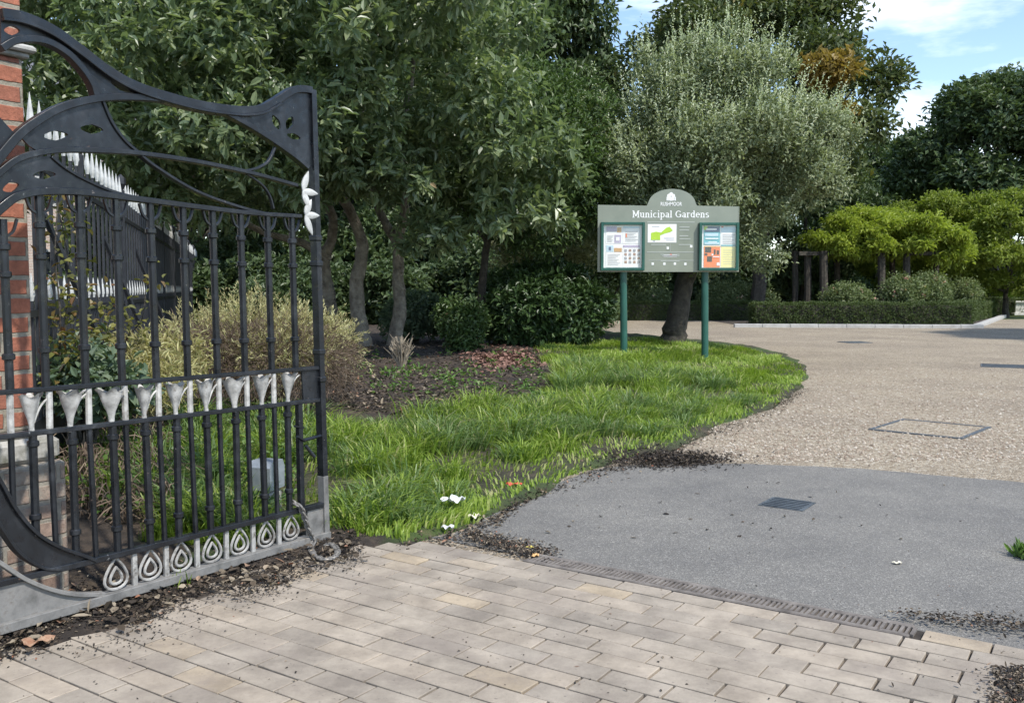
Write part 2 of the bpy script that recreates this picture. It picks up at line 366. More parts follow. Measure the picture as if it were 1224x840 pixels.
def paver_mat():
    m, t, p = new_mat('paver'); v = coords(t, True)
    a = t.nodes.new('ShaderNodeAttribute'); a.attribute_name = 'rnd'
    r = ramp(t, [(.30, .262, .215), (.335, .29, .234), (.365, .314, .252), (.37, .314, .247), (.385, .312, .218)], [0, .3, .65, .88, 1]); t.links.new(a.outputs['Fac'], r.inputs[0])
    n = noise(t, v, 5, 9, .7); r2 = ramp(t, [(.66, .645, .63), (1.12, 1.11, 1.09)], [.36, .64]); t.links.new(n.outputs[0], r2.inputs[0])
    c = mixc(t, 1.0, r.outputs[0], r2.outputs[0], 'MULTIPLY')
    n3 = noise(t, v, 2.1, 9, .75); r3 = ramp(t, [(0, 0, 0), (.8, .8, .8)], [.50, .70]); t.links.new(n3.outputs[0], r3.inputs[0])
    c = mixc(t, r3.outputs[0], c, (.24, .20, .165))
    n5 = noise(t, v, 45, 4, .6); r5 = ramp(t, [(0, 0, 0), (.8, .8, .8)], [.64, .72]); t.links.new(n5.outputs[0], r5.inputs[0])
    c = mixc(t, r5.outputs[0], c, (.15, .125, .105))
    t.links.new(c, p.inputs['Base Color']); p.inputs['Roughness'].default_value = .85
    n4 = noise(t, v, 70, 5); bump(t, p, n4.outputs[0], .35, .004)
    return m
M['paver'] = paver_mat()
M['joint'] = noise_mat('paver_joint', [(.016, .013, .010), (.045, .036, .028), (.16, .13, .10)], 7, .95, .4, 60, world=True)
M['drain_brick'] = noise_mat('drain_brick', [(.09, .078, .068), (.165, .145, .128), (.23, .205, .18)], 16, .9, .5, 60, .004, world=True)
M['base'] = noise_mat('far_turf', [(.045, .075, .016), (.075, .115, .026), (.1, .12, .04)], 2.0, .95, .5, 12, .03, world=True)
M['iron_cover'] = noise_mat('iron_cover', [(.06, .07, .08), (.13, .15, .165)], 20, .55, .4, 50, .004, metal=.3)

# ------------------------------------------------------------------ numpy leaf scattering
rng = np.random.default_rng(11)
def unit(a): return a/np.maximum(np.linalg.norm(a, axis=-1, keepdims=True), 1e-9)
def leaf_mesh(name, m, pos, axis, nrm, Ln, W, parent=None, rnd=None, fold=.25, droop=.15, six=True, kind=None):
    pos = np.asarray(pos, float); n = len(pos)
    axis = unit(axis); side = unit(np.cross(axis, nrm)); nn = np.cross(side, axis)
    Ln = np.broadcast_to(np.asarray(Ln, float), (n,))[:, None]; W = np.broadcast_to(np.asarray(W, float), (n,))[:, None]
    up = nn*W*fold; dn = -nn*Ln*droop
    if six:
        v = np.stack([pos, pos+axis*Ln*.33+side*W*.45+up, pos+axis*Ln*.7+side*W*.38+up+dn*.4, pos+axis*Ln+dn,
                      pos+axis*Ln*.7-side*W*.38+up+dn*.4, pos+axis*Ln*.33-side*W*.45+up], axis=1)
        k = 6; f = np.array([[0, 1, 2, 3], [3, 4, 5, 0]]); sz = 4
    else:
        v = np.stack([pos, pos+axis*Ln*.5+side*W*.5+up, pos+axis*Ln+dn, pos+axis*Ln*.5-side*W*.5+up], axis=1)
        k = 4; f = np.array([[0, 1, 2], [2, 3, 0]]); sz = 3
    loops = (np.arange(n)[:, None, None]*k+f[None]).reshape(-1)
    r = rng.random(n) if rnd is None else np.clip(rnd, 0, 1)
    o = mesh_np(name, v.reshape(-1, 3), np.full(n*2, sz), loops, m, parent, {'rnd': np.repeat(r, k)})
    if kind: o['kind'] = kind
    return o
def rdir(n, g=None):
    return unit((g or rng).normal(size=(n, 3)))
def crown_pts(lobes, n, shell=.3, zmin=None, uneven=.12):
    """points near the surface of a union of ellipsoids -> positions, outward directions"""
    lobes = np.asarray(lobes, float); c = lobes[:, :3]; r = lobes[:, 3:6]
    w = (r[:, 0]*r[:, 1]+r[:, 1]*r[:, 2]+r[:, 0]*r[:, 2]); w /= w.sum()
    P, D = [], []; got = 0
    while got < n:
        k = rng.choice(len(c), size=n, p=w); d = rdir(n)
        q = 1-np.abs(rng.normal(size=n))*shell+rng.normal(size=n)*uneven*.5
        p = c[k]+d*r[k]*q[:, None]
        ok = np.ones(n, bool)
        for j in range(len(c)):
            e = np.linalg.norm((p-c[j])/r[j], axis=1); ok &= ~((e < .62) & (k != j))
        ok &= q > .25
        if zmin is not None: ok &= p[:, 2] > zmin
        o = unit(d/r[k]); P.append(p[ok]); D.append(o[ok]); got += ok.sum()
    return np.concatenate(P)[:n], np.concatenate(D)[:n]
def lumps(base, k, spread, rad, squash=.75):
    """split a big ellipsoid into uneven lumps (cx,cy,cz,rx,ry,rz)"""
    b = np.asarray(base, float); out = []
    for i in range(k):
        d = rdir(1)[0]; s = rad*(.7+.6*rng.random())
        p = b[:3]+d*b[3:6]*spread*(.75+.3*rng.random())
        m = np.mean(b[3:6])*s
        out.append([*p, m*1.1, m*1.1, m*squash])
    return out
def clumps(lobes, k, rad, squash=.7, spread=.8, up=0.0):
    out = []
    for l in lobes:
        l = np.asarray(l, float)
        for _ in range(k):
            d = rdir(1)[0]; d[2] = d[2]*(1-up)+abs(d[2])*up
            q = rad*(.6+.7*rng.random()); r = (l[3]+l[4])/2*q
            out.append([*(l[:3]+d*l[3:6]*spread*(.7+.4*rng.random())), r, r, max(r*squash, .05)])
    return out
def rosette_foliage(name, m, P, D, per, Ln, W, parent, jit=.05, six=True, fold=.25, droop=.2, spread=1.0, up=.25, kind=None, rn=None):
    n = len(P); k = per
    P2 = np.repeat(P, k, 0)+rng.normal(size=(n*k, 3))*jit; D2 = np.repeat(D, k, 0)
    d2 = unit(D2*.75+np.array([0, 0, up])+rdir(n*k)*spread)
    nn = unit(D2*.6+np.array([0, 0, .8])+rdir(n*k)*.35)
    LL = Ln*(.65+.6*rng.random(n*k))
    base = np.repeat(rng.random(n) if rn is None else rn, k)
    return leaf_mesh(name, m, P2, d2, nn, LL, W*LL/Ln, parent, base*.55+rng.random(n*k)*.45, fold, droop, six, kind)

def tree_wood(name, paths, m, parent, n=9):
    """paths: list of (points, r0, r1)"""
    mb = MB()
    for pts, r0, r1 in paths:
        c = catmull(pts, 5); k = len(c)
        rad = [(r0+(r1-r0)*(i/(k-1))**.8)*(1+.03*math.sin(i*1.7+r0*50)+random.uniform(-.03, .03)) for i in range(k)]
        mb.tube([p+Vector((random.uniform(-1, 1), random.uniform(-1, 1), 0))*r0*.10 for p in c], rad, n)
    return mb.build(name, m, parent, smooth=True)

# ================================================================== THE SETTING
# large base sheet
mb = MB(); mb.add([(-400, -60, -.03), (400, -60, -.03), (400, 700, -.03), (-400, 700, -.03)], [[0, 1, 2, 3]])
tag(mb.build('ground', M['base']), kind='structure')

# axes of the forecourt: u follows the open gate (and the cross joints), d follows the drain
GL, GE = ground(0, 775), ground(393, 650)
U = (GE-GL).to_2d().normalized(); DV = Vector((-U.y, U.x))      # DV points left and away
DR0 = ground(647, 668).to_2d()
def ud(p): q = Vector((p[0], p[1]))-DR0; return q.dot(U), q.dot(DV)
def xy(u, d): return DR0+U*u+DV*d

def sheet(name, pts2, z, m, kind='structure'):
    polys = [[Vector((p[0], p[1], 0)) for p in pts2]]; tri = tessellate_polygon(polys)
    mb = MB(); mb.add([(p[0], p[1], z) for p in pts2], [list(t) for t in tri])
    o = mb.build(name, m)
    for f in o.data.polygons:
        if f.normal.z < 0: f.flip()
    return tag(o, kind=kind)
g2 = lambda *pts: [ground(x, y).to_2d() for x, y in pts]
# gravel: a wide plain of it on the right that runs round behind the lawn
sheet('gravel_path', [(-14, 1), (40, 1), (60, 35), (60, 39), (20, 39), (-3, 39), (-8, 30), (-14, 20)], .004, M['gravel'])
# asphalt apron with a wavering far edge
edge = g2((540, 640), (566, 628), (600, 604), (640, 590), (700, 566), (745, 558), (800, 556), (860, 555), (940, 557), (1040, 562), (1140, 571), (1224, 578), (1330, 592), (1500, 618))
edge = catmull([Vector((p.x, p.y, 0)) for p in edge], 8)
edge = [(p.x+random.uniform(-.008, .008), p.y+random.uniform(-.012, .012)) for p in edge]
near = [xy(-.02, -9), xy(-.02, 1.2)]
sheet('asphalt_road', edge+[(9, 5.5), tuple(near[0]), tuple(near[1])], .008, M['asphalt'])

# pavers: every block modelled, all of them one pavement
def pavers():
    bed = MB(); c = [xy(-.14, 6), xy(-.14, -9), xy(-9, -9), xy(-9, 6)]
    bed.add([(p.x, p.y, .013) for p in c], [[0, 1, 2, 3]]); c = [xy(-.02, -1.69), xy(-.02, -9), xy(-.1399, -9), xy(-.1399, -1.69)]; bed.add([(p.x, p.y, .013) for p in c], [[0, 1, 2, 3]]); bo = bed.build('paving_bed', M['joint'])
    for f in bo.data.polygons:
        if f.normal.z < 0: f.flip()
    tag(bo, kind='structure')
    mb = MB(); W, Lg, gap, hz = .1075, .228, .0026, .026
    r = -.15+W; i = 1
    while r > -6.0:
        off = (.5*(i % 2)+random.choice((0, 0, .0, .25)))*Lg+random.uniform(-.015, .015)
        d = -6+off
        while d < 5:
            ln = Lg*random.choice((1, 1, 1, 1, .98, 1.02))
            gap = .0014+.0030*random.random()
            a, b = xy(r-gap, d+gap), xy(r-W+gap, d+ln-gap)
            mid = (a+b)/2
            if mid.y > .3 and float(sdist(np.array([mid.x]), np.array([mid.y]))[0]) < .07 and (r < -.1 or d+ln < -1.69) and abs(mid.x) < mid.y*.8+1.2:
                dz = random.uniform(-.0012, .0012); e = .0018
                tx, ty = random.uniform(-.0012, .0012), random.uniform(-.0012, .0012)
                ge_ = gap; gd = gap*1.35; cs = [xy(r-gap, d+gd), xy(r-gap, d+ln-gd), xy(r-W+gap, d+ln-gd), xy(r-W+gap, d+gd)]
                ct = [xy(r-gap-e, d+gd+e), xy(r-gap-e, d+ln-gd-e), xy(r-W+gap+e, d+ln-gd-e), xy(r-W+gap+e, d+gd+e)]
                j = [random.uniform(-.0016, .0016) for _ in range(8)]
                zt = [dz+tx, dz+ty, dz-tx, dz-ty]
                vs = [(p.x+j[k], p.y+j[k+4], .004) for k, p in enumerate(cs)]+[(p.x+j[k], p.y+j[k+4], hz-.002+zt[k]) for k, p in enumerate(cs)]+[(p.x+j[k], p.y+j[k+4], hz+zt[k]) for k, p in enumerate(ct)]
                fs = [[0, 1, 5, 4], [1, 2, 6, 5], [2, 3, 7, 6], [3, 0, 4, 7], [4, 5, 9, 8], [5, 6, 10, 9], [6, 7, 11, 10], [7, 4, 8, 11], [8, 9, 10, 11]]
                mb.add(vs, fs, random.random())
            d += ln
        r -= W; i += 1
    tag(mb.build('pavement', M['paver']), kind='structure')

# planted ground on the left: boundary against paving, asphalt and gravel
bpx = [(-260, 900), (0, 792), (130, 762), (250, 716), (330, 690), (420, 668), (500, 652), (575, 628), (620, 602), (700, 566), (745, 553), (800, 541), (860, 512), (915, 492), (945, 476), (962, 460), (967, 447), (962, 436), (940, 424), (900, 414), (850, 408), (780, 402), (720, 397)]
BND = [ground(x, y).to_2d() for x, y in bpx]
BND = [Vector((-6.5, 1.2))]+BND+[Vector((-2, 29)), Vector((-8, 31)), Vector((-16, 31)), Vector((-16, 8)), Vector((-9, 1.2))]
bn = np.array([[p.x, p.y] for p in BND])
def sdist(X, Y):
    """signed distance to the lawn boundary, positive inside"""
    X = np.asarray(X, float); Y = np.asarray(Y, float); d2 = np.full(X.shape, 1e9); ins = np.zeros(X.shape, bool); k = len(bn)
    for i in range(k):
        a, b = bn[i], bn[(i+1) % k]; e = b-a
        t = np.clip(((X-a[0])*e[0]+(Y-a[1])*e[1])/(e@e), 0, 1)
        d2 = np.minimum(d2, (X-a[0]-t*e[0])**2+(Y-a[1]-t*e[1])**2)
        if a[1] != b[1]:
            c = (a[1] > Y) != (b[1] > Y); xi = (b[0]-a[0])*(Y-a[1])/(b[1]-a[1])+a[0]; ins ^= c & (X < xi)
    d = np.sqrt(d2); return np.where(ins, d, -d)
def wob(X, Y): return np.sin(X*3.1+Y*1.7)*.4+np.sin(X*7.3-Y*5.1+1)*.3+np.sin(X*1.3-Y*2.3+2)*.5
def hgt(X, Y):
    d = sdist(X, Y)+.06*wob(X*2, Y*2); t = np.clip(d/3.0, 0, 1); z = .24*(3*t*t-2*t**3)
    z = z+np.clip(d*.25, 0, 1)*.035*wob(X, Y)+np.clip(d, -.06, .1)*.36
    return np.where(d < 0, d*.35, z)
def hz(x, y): return float(hgt(np.array([x]), np.array([y]))[0])
pavers()
soil_px = [(300, 508), (395, 514), (455, 512), (505, 500), (580, 494), (672, 458), (640, 418), (560, 404), (440, 400), (250, 400)]
soil_w = np.array([ground(x, y, .2).to_2d()[:] for x, y in soil_px])
def in_poly(pg, X, Y):
    ins = np.zeros(np.shape(X), bool); k = len(pg)
    for i in range(k):
        a, b = pg[i], pg[(i+1) % k]
        if a[1] != b[1]:
            c = (a[1] > Y) != (b[1] > Y); ins ^= c & (X < (b[0]-a[0])*(Y-a[1])/(b[1]-a[1])+a[0])
    return ins
gl2, ge2 = np.array(GL[:2]), np.array(GE[:2]); u2 = np.array(U[:])
def turf_at(X, Y):
    """1 where grass grows, 0 on bare soil"""
    X = X+.12*wob(X*3, Y*3); Y = Y+.25*wob(Y*2, X*2)
    s = ~in_poly(soil_w, X, Y)
    lat = (X-gl2[0])*u2[0]+(Y-gl2[1])*u2[1]                    # along the gate
    off = -(X-gl2[0])*u2[1]+(Y-gl2[1])*u2[0]                   # behind the gate
    s &= ~((lat < 1.15) & (off > -.6) & (off < 1.7+lat*.8))    # dark bed behind the gate's hinge half
    s &= ~((off < .28) & (off > -.8) & (lat < 1.75))                                # dirt strip under the gate
    s &= ~((X < -2.4) & (Y > 6.3))
    s &= ~((Y > 17.8) & (X < 2.0))
    return s
gx = np.concatenate([np.arange(-16, -5, .5), np.arange(-5, 5.6, .09)]); gy = np.concatenate([np.arange(1.2, 19, .09), np.arange(19, 32, .5)])
GX, GY = np.meshgrid(gx, gy, indexing='ij'); GZ = hgt(GX, GY)
GZ += rng.normal(size=GZ.shape)*.006*np.clip(sdist(GX, GY)*2, 0, 1)
ii = np.arange(GX.size).reshape(GX.shape)
quads = np.stack([ii[:-1, :-1], ii[1:, :-1], ii[1:, 1:], ii[:-1, 1:]], -1).reshape(-1, 4)
keep = (GZ.ravel()[quads] > -.12).any(1); quads = quads[keep]
used = np.unique(quads); remap = -np.ones(GX.size, int); remap[used] = np.arange(len(used))
vv = np.stack([GX, GY, GZ], -1).reshape(-1, 3)[used]
def patchy(X, Y): return wob(X*1.4, Y*1.1)+.5*wob(X*4, Y*3.3)
tf = turf_at(vv[:, 0], vv[:, 1])*np.clip(.62+.6*patchy(vv[:, 0], vv[:, 1])+rng.normal(size=len(vv))*.12, .12, 1)
o = mesh_np('planted_terrain', vv, np.full(len(quads), 4), remap[quads], M['soil'], None, {'turf': tf}, True); tag(o, kind='structure')

# grass blades
def blades(name, m, X, Y, Hh, wd_, lean, label, rnd=None, clump=None):
    n = len(X); Z = hgt(X, Y)-.006
    p = np.stack([X, Y, Z], 1); a = rng.random(n)*2*math.pi
    dirn = np.stack([np.cos(a), np.sin(a), np.zeros(n)], 1)
    if clump is not None: dirn = unit(dirn*.6+clump*1.0)
    side = np.stack([-dirn[:, 1], dirn[:, 0], np.zeros(n)], 1)
    fa = rng.random(n)*math.pi; side = unit(side*np.cos(fa)[:, None]+dirn*np.sin(fa)[:, None]*.6)
    upv = np.array([0, 0, 1.0]); Hh = Hh[:, None]; ln = (lean*(.3+rng.random(n)))[:, None]; w = wd_[:, None]
    b1 = p+side*w; b0 = p-side*w
    m_ = p+upv*Hh*.55+dirn*Hh*ln*.3; m1 = m_+side*w*.75; m0 = m_-side*w*.75
    t_ = p+upv*Hh*(1-.35*ln)+dirn*Hh*ln
    v = np.stack([b0, b1, m1, t_, m0], 1)
    idx = np.arange(n)[:, None]*5
    loops = np.concatenate([idx+np.array([[0, 1, 2, 4]]), idx+np.array([[4, 2, 3]])], 1).reshape(-1)
    sizes = np.tile([4, 3], n)
    r = rng.random(n) if rnd is None else np.clip(rnd, 0, 1)
    o = mesh_np(name, v.reshape(-1, 3), sizes, loops, m, None, {'rnd': np.repeat(r, 5)})
    return tag(o, label, 'grass', None, 'stuff')
def grass_points(n, x0, x1, y0, y1, near_bias=True):
    X = rng.uniform(x0, x1, n); Y = y0+(y1-y0)*rng.random(n)**(1.5 if near_bias else 1)
    d = sdist(X, Y)
    k = (d > .02+.08*np.abs(wob(X*5, Y*5))) & turf_at(X, Y)
    return X[k], Y[k], d[k]
X, Y, D = grass_points(190000, -3.2, 4.8, 4.4, 18.5)
patch = patchy(X, Y)
k = (rng.random(len(X)) < np.clip(.55+.55*patch, .22, 1)); X, Y, D, patch = X[k], Y[k], D[k], patch[k]
Hh = (.04+.06*rng.random(len(X)))*(1+.9*np.clip(patch, 0, 1))*np.clip(.45+D*.9, .45, 1)
cl = np.stack([np.sin(X*2.7+Y*3.1), np.cos(X*3.7-Y*2.2), 0*X], 1)
blades('grass', M['grass'], X, Y, Hh, (.0034+.0026*rng.random(len(X))+.00022*Y), .8, 'bright green grass covering the bank around the notice board', clump=cl, rnd=np.where((patch < -.25) & (rng.random(len(X)) < .45), .9+.1*rng.random(len(X)), rng.random(len(X))*.75+.25*np.clip(patch, -1, 1)*.5+.12))
# long arching tussocks
tx, ty, td = grass_points(2100, -2.4, 3.6, 4.6, 12.0)
k = (td > .25) & ((wob(tx*1.4, ty*1.1) > -.2)); tx, ty, td = tx[k], ty[k], td[k]
k = 70; sz = .6+.8*rng.random(len(tx)); X = np.repeat(tx, k)+rng.normal(size=len(tx)*k)*.05*np.repeat(sz, k); Y = np.repeat(ty, k)+rng.normal(size=len(tx)*k)*.05*np.repeat(sz, k)
ang = np.arctan2(Y-np.repeat(ty, k), X-np.repeat(tx, k)); cl = np.stack([np.cos(ang), np.sin(ang), 0*ang], 1)
bl = np.repeat(rng.random(len(tx)) < .45, k)
Hh = (.10+.12*rng.random(len(X)))*np.repeat(sz, k)*np.clip(.5+np.repeat(td, k)*.6, .5, 1.05)
kk = ~bl; blades('grass', M['grass'], X[kk], Y[kk], Hh[kk], .0042+.003*rng.random(kk.sum()), 1.0, 'fresh green grass tussocks arching over on the lawn bank', clump=cl[kk])
kk = bl; blades('grass', M['grass2'], X[kk], Y[kk], Hh[kk]*1.1, .0042+.003*rng.random(kk.sum()), 1.2, 'darker blue green grass tussocks arching over on the lawn bank', clump=cl[kk])

# ================================================================== PIER
pier_face = .30          # how far the pier's face stands behind the gate's plane
ga = math.atan2(U.y, U.x)
def plane_pt(x, y, off):
    """ray through a pixel met with the vertical plane standing `off` behind the gate plane -> (along u from GL, z)"""
    r = ray(x, y); n = Vector((DV.x, DV.y, 0)); p0 = Vector((GL.x, GL.y, 0))+n*off
    c = Vector((0, 0, CAM_H)); t = (p0-c).dot(n)/r.dot(n); p = c+r*t
    return (p-p0).dot(Vector((U.x, U.y, 0))), p.z
ur = plane_pt(36, 330, pier_face)[0]; zl = plane_pt(40, 522, pier_face)[1]; zc = plane_pt(20, 60, pier_face)[1]
ul = plane_pt(78, 560, pier_face-.05)[0]
org = Vector((GL.x, GL.y, 0))+Vector((DV.x, DV.y, 0))*pier_face+Vector((U.x, U.y, 0))*ur
pier = empty('brick_pier', (org.x, org.y, 0), ga, 'tall red brick gate pier on a wide weathered plinth behind the black gate', 'pier')
PW = .62
mb = MB(); mb.box((-PW, 0, zl+.03), (0, PW, zc-.03), bev=.006); mb.build('shaft', M['brick'], pier)
mb = MB(); mb.box((-PW-.02, -.02, zc-.03), (.02, PW+.02, zc-.008), bev=.006); mb.box((-PW-.04, -.04, zc-.008), (.04, PW+.04, zc+.02), bev=.008); mb.build('string_course', M['concrete'], pier)
mb = MB(); mb.box((-PW, 0, zc+.02), (0, PW, zc+.75), bev=.006); mb.build('pier_head', M['brick'], pier)
mb = MB(); mb.box((-PW-.08, -.08, zc+.75), (.08, PW+.08, zc+.84), bev=.02); mb.add([(-PW-.05, -.05, zc+.84), (.05, -.05, zc+.84), (.05, PW+.05, zc+.84), (-PW-.05, PW+.05, zc+.84), (-PW/2, PW/2, zc+1.1)], [[0, 1, 4], [1, 2, 4], [2, 3, 4], [3, 0, 4]]); mb.build('cap_stone', M['stone'], pier)
dx = ul-ur
mb = MB(); mb.box((-PW-.14, -.06, -.05), (dx, PW+.14, zl-.10), bev=.012); mb.build('plinth', M['brick_old'], pier)
mb = MB(); mb.box((-PW-.12, -.045, zl-.10), (dx-.008, PW+.12, zl+.0), bev=.02); mb.box((-PW-.05, -.02, zl), (dx-.09, PW+.05, zl+.03), bev=.012); mb.build('plinth_course', M['concrete'], pier)

# ================================================================== THE GATE
HINGE = -1.0
gorg = Vector((GL.x, GL.y, 0))+Vector((U.x, U.y, 0))*HINGE
gate = empty('iron_gate', (gorg.x, gorg.y, 0), ga, 'open black wrought iron gate with white lily flowers and teardrops, beside the brick pier', 'gate')
def G(x, y): a, z = plane_pt(x, y, 0); return (a-HINGE, z)
def Z1(pts): return [G(x/3, y/3) for x, y in pts]              # traced from an enlargement, three times the photograph
def cm2(pts, n=6): return [(p.x, p.y) for p in catmull([Vector((q[0], q[1], 0)) for q in pts], n)]
def gpart(mb, name, m='black', smooth=False):
    o = mb.build(name, M[m], gate, smooth)
    if not smooth:                                   # worn, rounded iron edges
        b = o.modifiers.new('bevel', 'BEVEL'); b.width = .0032; b.segments = 2; b.limit_method = 'ANGLE'; b.angle_limit = R(40); b.harden_normals = True
    return o

# mirrored continuation of traced curves past the left edge of the photo (motif centre about x = MC)
MC = G(-6, 300)[0]
# --- top band plate
outer = Z1([(0, 50), (80, 64), (180, 108), (280, 178), (380, 254), (480, 309), (600, 349), (720, 379), (850, 396), (930, 391), (985, 363), (1040, 328), (1075, 321), (1112, 326)])
innerG = Z1([(1110, 604), (1050, 557), (950, 488), (850, 428), (750, 384), (600, 359), (480, 349), (350, 352)])
arch_in = Z1([(340, 345), (325, 300), (290, 248), (230, 187), (150, 147), (60, 145), (0, 176)])
oc, ic, ac = cm2(outer, 5), cm2(innerG, 5), cm2(arch_in, 5)
def leafhole(cx, cy, L_, W_, ang):
    pts = []
    for i in range(12):
        t = i/12*2*math.pi; a = math.cos(t)*L_/2; b = math.sin(t)*W_/2*(1-.35*abs(math.cos(t)))
        pts.append(((cx+a*math.cos(ang)-b*math.sin(ang)), (cy+a*math.sin(ang)+b*math.cos(ang))))
    return Z1(pts)
mb = MB()
mb.prism(oc+ic+ac, -.006, .006, [leafhole(40, 111, 58, 34, .05), leafhole(345, 240, 62, 20, .9), leafhole(432, 313, 84, 26, .45), leafhole(988, 440, 60, 26, 1.1), leafhole(1036, 442, 50, 30, -1.2), leafhole(1050, 490, 52, 22, .3)])
gpart(mb, 'top_plate')
mb = MB(); mb.ribbon(oc, .034, -.022, .022); gpart(mb, 'top_rail')
mb = MB(); mb.ribbon([(a, z-.022) for a, z in oc[:52]], .012, -.03, .03); gpart(mb, 'top_moulding')
# curve under it and inner arch
curveG = cm2(Z1([(-40, 610), (0, 556), (60, 487), (120, 440), (220, 385), (350, 354), (480, 350), (600, 360), (750, 385), (850, 430), (950, 490), (1050, 560), (1100, 603)]), 5)
mb = MB(); mb.ribbon(curveG, [.034-.014*i/(len(curveG)-1) for i in range(len(curveG))], -.02, .02); gpart(mb, 'scroll_band')
mb = MB(); mb.ribbon(ac, .026, -.02, .02); gpart(mb, 'inner_arch')
# middle plate between scroll and curve F
pF = cm2(Z1([(-60, 668), (0, 614), (60, 571), (140, 548), (250, 538), (400, 543), (500, 551), (700, 580), (900, 622), (1062, 666)]), 5)
plate = Z1([(72, 492), (120, 445)])+cm2(Z1([(220, 388), (300, 366), (362, 358)]), 4)+cm2(Z1([(362, 358), (395, 435), (440, 500), (492, 548)]), 4)[1:]+cm2(Z1([(492, 548), (400, 543), (250, 538), (140, 548)]), 4)[1:]+Z1([(100, 522)])
mb = MB(); mb.prism(plate, -.006, .006, [leafhole(197, 487, 90, 36, -.05), leafhole(326, 464, 84, 34, .1)]); gpart(mb, 'middle_plate')
mb = MB(); mb.ribbon(pF, [.026-.010*i/(len(pF)-1) for i in range(len(pF))], -.018, .018); gpart(mb, 'middle_band')
# left blade of the motif (runs out of the picture)
mb = MB(); mb.prism(Z1([(-150, 330), (-60, 370), (0, 424), (50, 478), (20, 520), (0, 556), (-40, 600), (-150, 640)]), -.006, .006); gpart(mb, 'blade_plate')
# lowest arch E with its plate
eE = cm2(Z1([(-60, 800), (0, 745), (60, 704), (150, 687), (300, 691), (500, 716), (700, 742), (900, 765), (1075, 776)]), 5)
mb = MB(); mb.ribbon(eE, [.034-.016*i/(len(eE)-1) for i in range(len(eE))], -.02, .02); gpart(mb, 'lower_arch')
lp = Z1([(-10, 622), (40, 584), (95, 562), (180, 560)])+cm2(Z1([(180, 560), (230, 603), (300, 644), (400, 687), (505, 714)]), 4)[1:]+cm2(Z1([(505, 716), (300, 691), (150, 687), (60, 704), (0, 745)]), 4)[1:]
mb = MB(); mb.prism(lp, -.006, .006, [leafhole(156, 628, 84, 32, -.05), leafhole(36, 672, 62, 36, -.35)]); gpart(mb, 'lower_plate')
mb = MB(); mb.ribbon(cm2(Z1([(180, 562), (230, 603), (300, 644), (400, 687), (505, 714)]), 5), .012, -.014, .014); mb.ribbon(cm2(Z1([(363, 358), (395, 435), (440, 500), (492, 548), (560, 602), (700, 686), (850, 741), (965, 770)]), 5), .013, -.014, .014); gpart(mb, 'sweeping_tendril')
mb = MB(); mb.ribbon(cm2(Z1([(986, 528), (962, 578), (925, 602), (884, 612)]), 5), .011, -.008, .008); mb.ribbon(cm2(Z1([(884, 624), (935, 660), (965, 700), (980, 750)]), 5), .010, -.008, .008); gpart(mb, 'twig_tendril')
# end stile
s0, s1 = G(372, 108), G(388, 640)
def lerp2(a, b, t): return (a[0]+(b[0]-a[0])*t, a[1]+(b[1]-a[1])*t)
mb = MB(); mb.ribbon([s0, lerp2(s0, s1, .86)], .032, -.022, .022)
for y in (280, 310, 415, 448): t = (y-108)/532; c = lerp2(s0, s1, t); mb.box((c[0]-.021, -.028, c[1]-.014), (c[0]+.021, .028, c[1]+.014), bev=.004)
gpart(mb, 'end_stile')
mb = MB(); mb.ribbon([lerp2(s0, s1, .86), s1], .033, -.023, .023); gpart(mb, 'stile_foot', 'worn_white')
# rails
def rail(name, pts, w, th, m='black'):
    mb = MB(); p = [G(x, y) for x, y in pts]; a, b = p[0], p[1]; k = (HINGE*0-a[0])/(b[0]-a[0]); e = (0.0, a[1]+(b[1]-a[1])*k)
    mb.ribbon([e]+p, w, -th, th); return gpart(mb, name, m)
rail('band_rail', [(0, 469), (386, 439)], .018, .016)
rail('band_rail', [(0, 522), (387, 477)], .019, .016)
rail('bottom_rail', [(0, 696), (387, 602)], .024, .018)
rail('sill_bar', [(0, 750), (391, 638)], .036, .03, 'worn_white')
# upper bars with collars and forked brackets
upper = [((3, 262), (12, 467)), ((46, 232), (55, 464)), ((94, 232), (102.5, 460)), ((138, 237), (146, 457)), ((179, 242), (187, 453)), ((218, 246), (224.5, 450)), ((253.5, 250), (260, 447)), ((287, 254), (293, 445)), ((319, 257), (325, 443)), ((348.5, 259), (353.5, 441))]
sp_ = G(102.5, 460)[0]-G(55, 464)[0]
extra = [G(12, 467)[0]-sp_*k for k in range(1, 8)]
for i, (a, b) in enumerate(upper):
    A, B = G(*a), G(*b); mb = MB(); w = .0155
    mb.tube([(A[0], 0, A[1]), (B[0], 0, B[1])], w, 8)
    for t in (.16, .32, .80):
        c = lerp2(A, B, t); mb.tube([(c[0], 0, c[1]-.012), (c[0], 0, c[1]-.008), (c[0], 0, c[1]+.008), (c[0], 0, c[1]+.012)], [w*1.15, w*1.45, w*1.45, w*1.15], 10)
    c = lerp2(A, B, .10)
    for s in (-1, 1): mb.ribbon(cm2([(c[0]+s*.008, c[1]), (c[0]+s*.035, c[1]+.02), (c[0]+s*.05, c[1]+.065)], 4), .008, -.006, .006)
    gpart(mb, 'upper_bar', smooth=True)
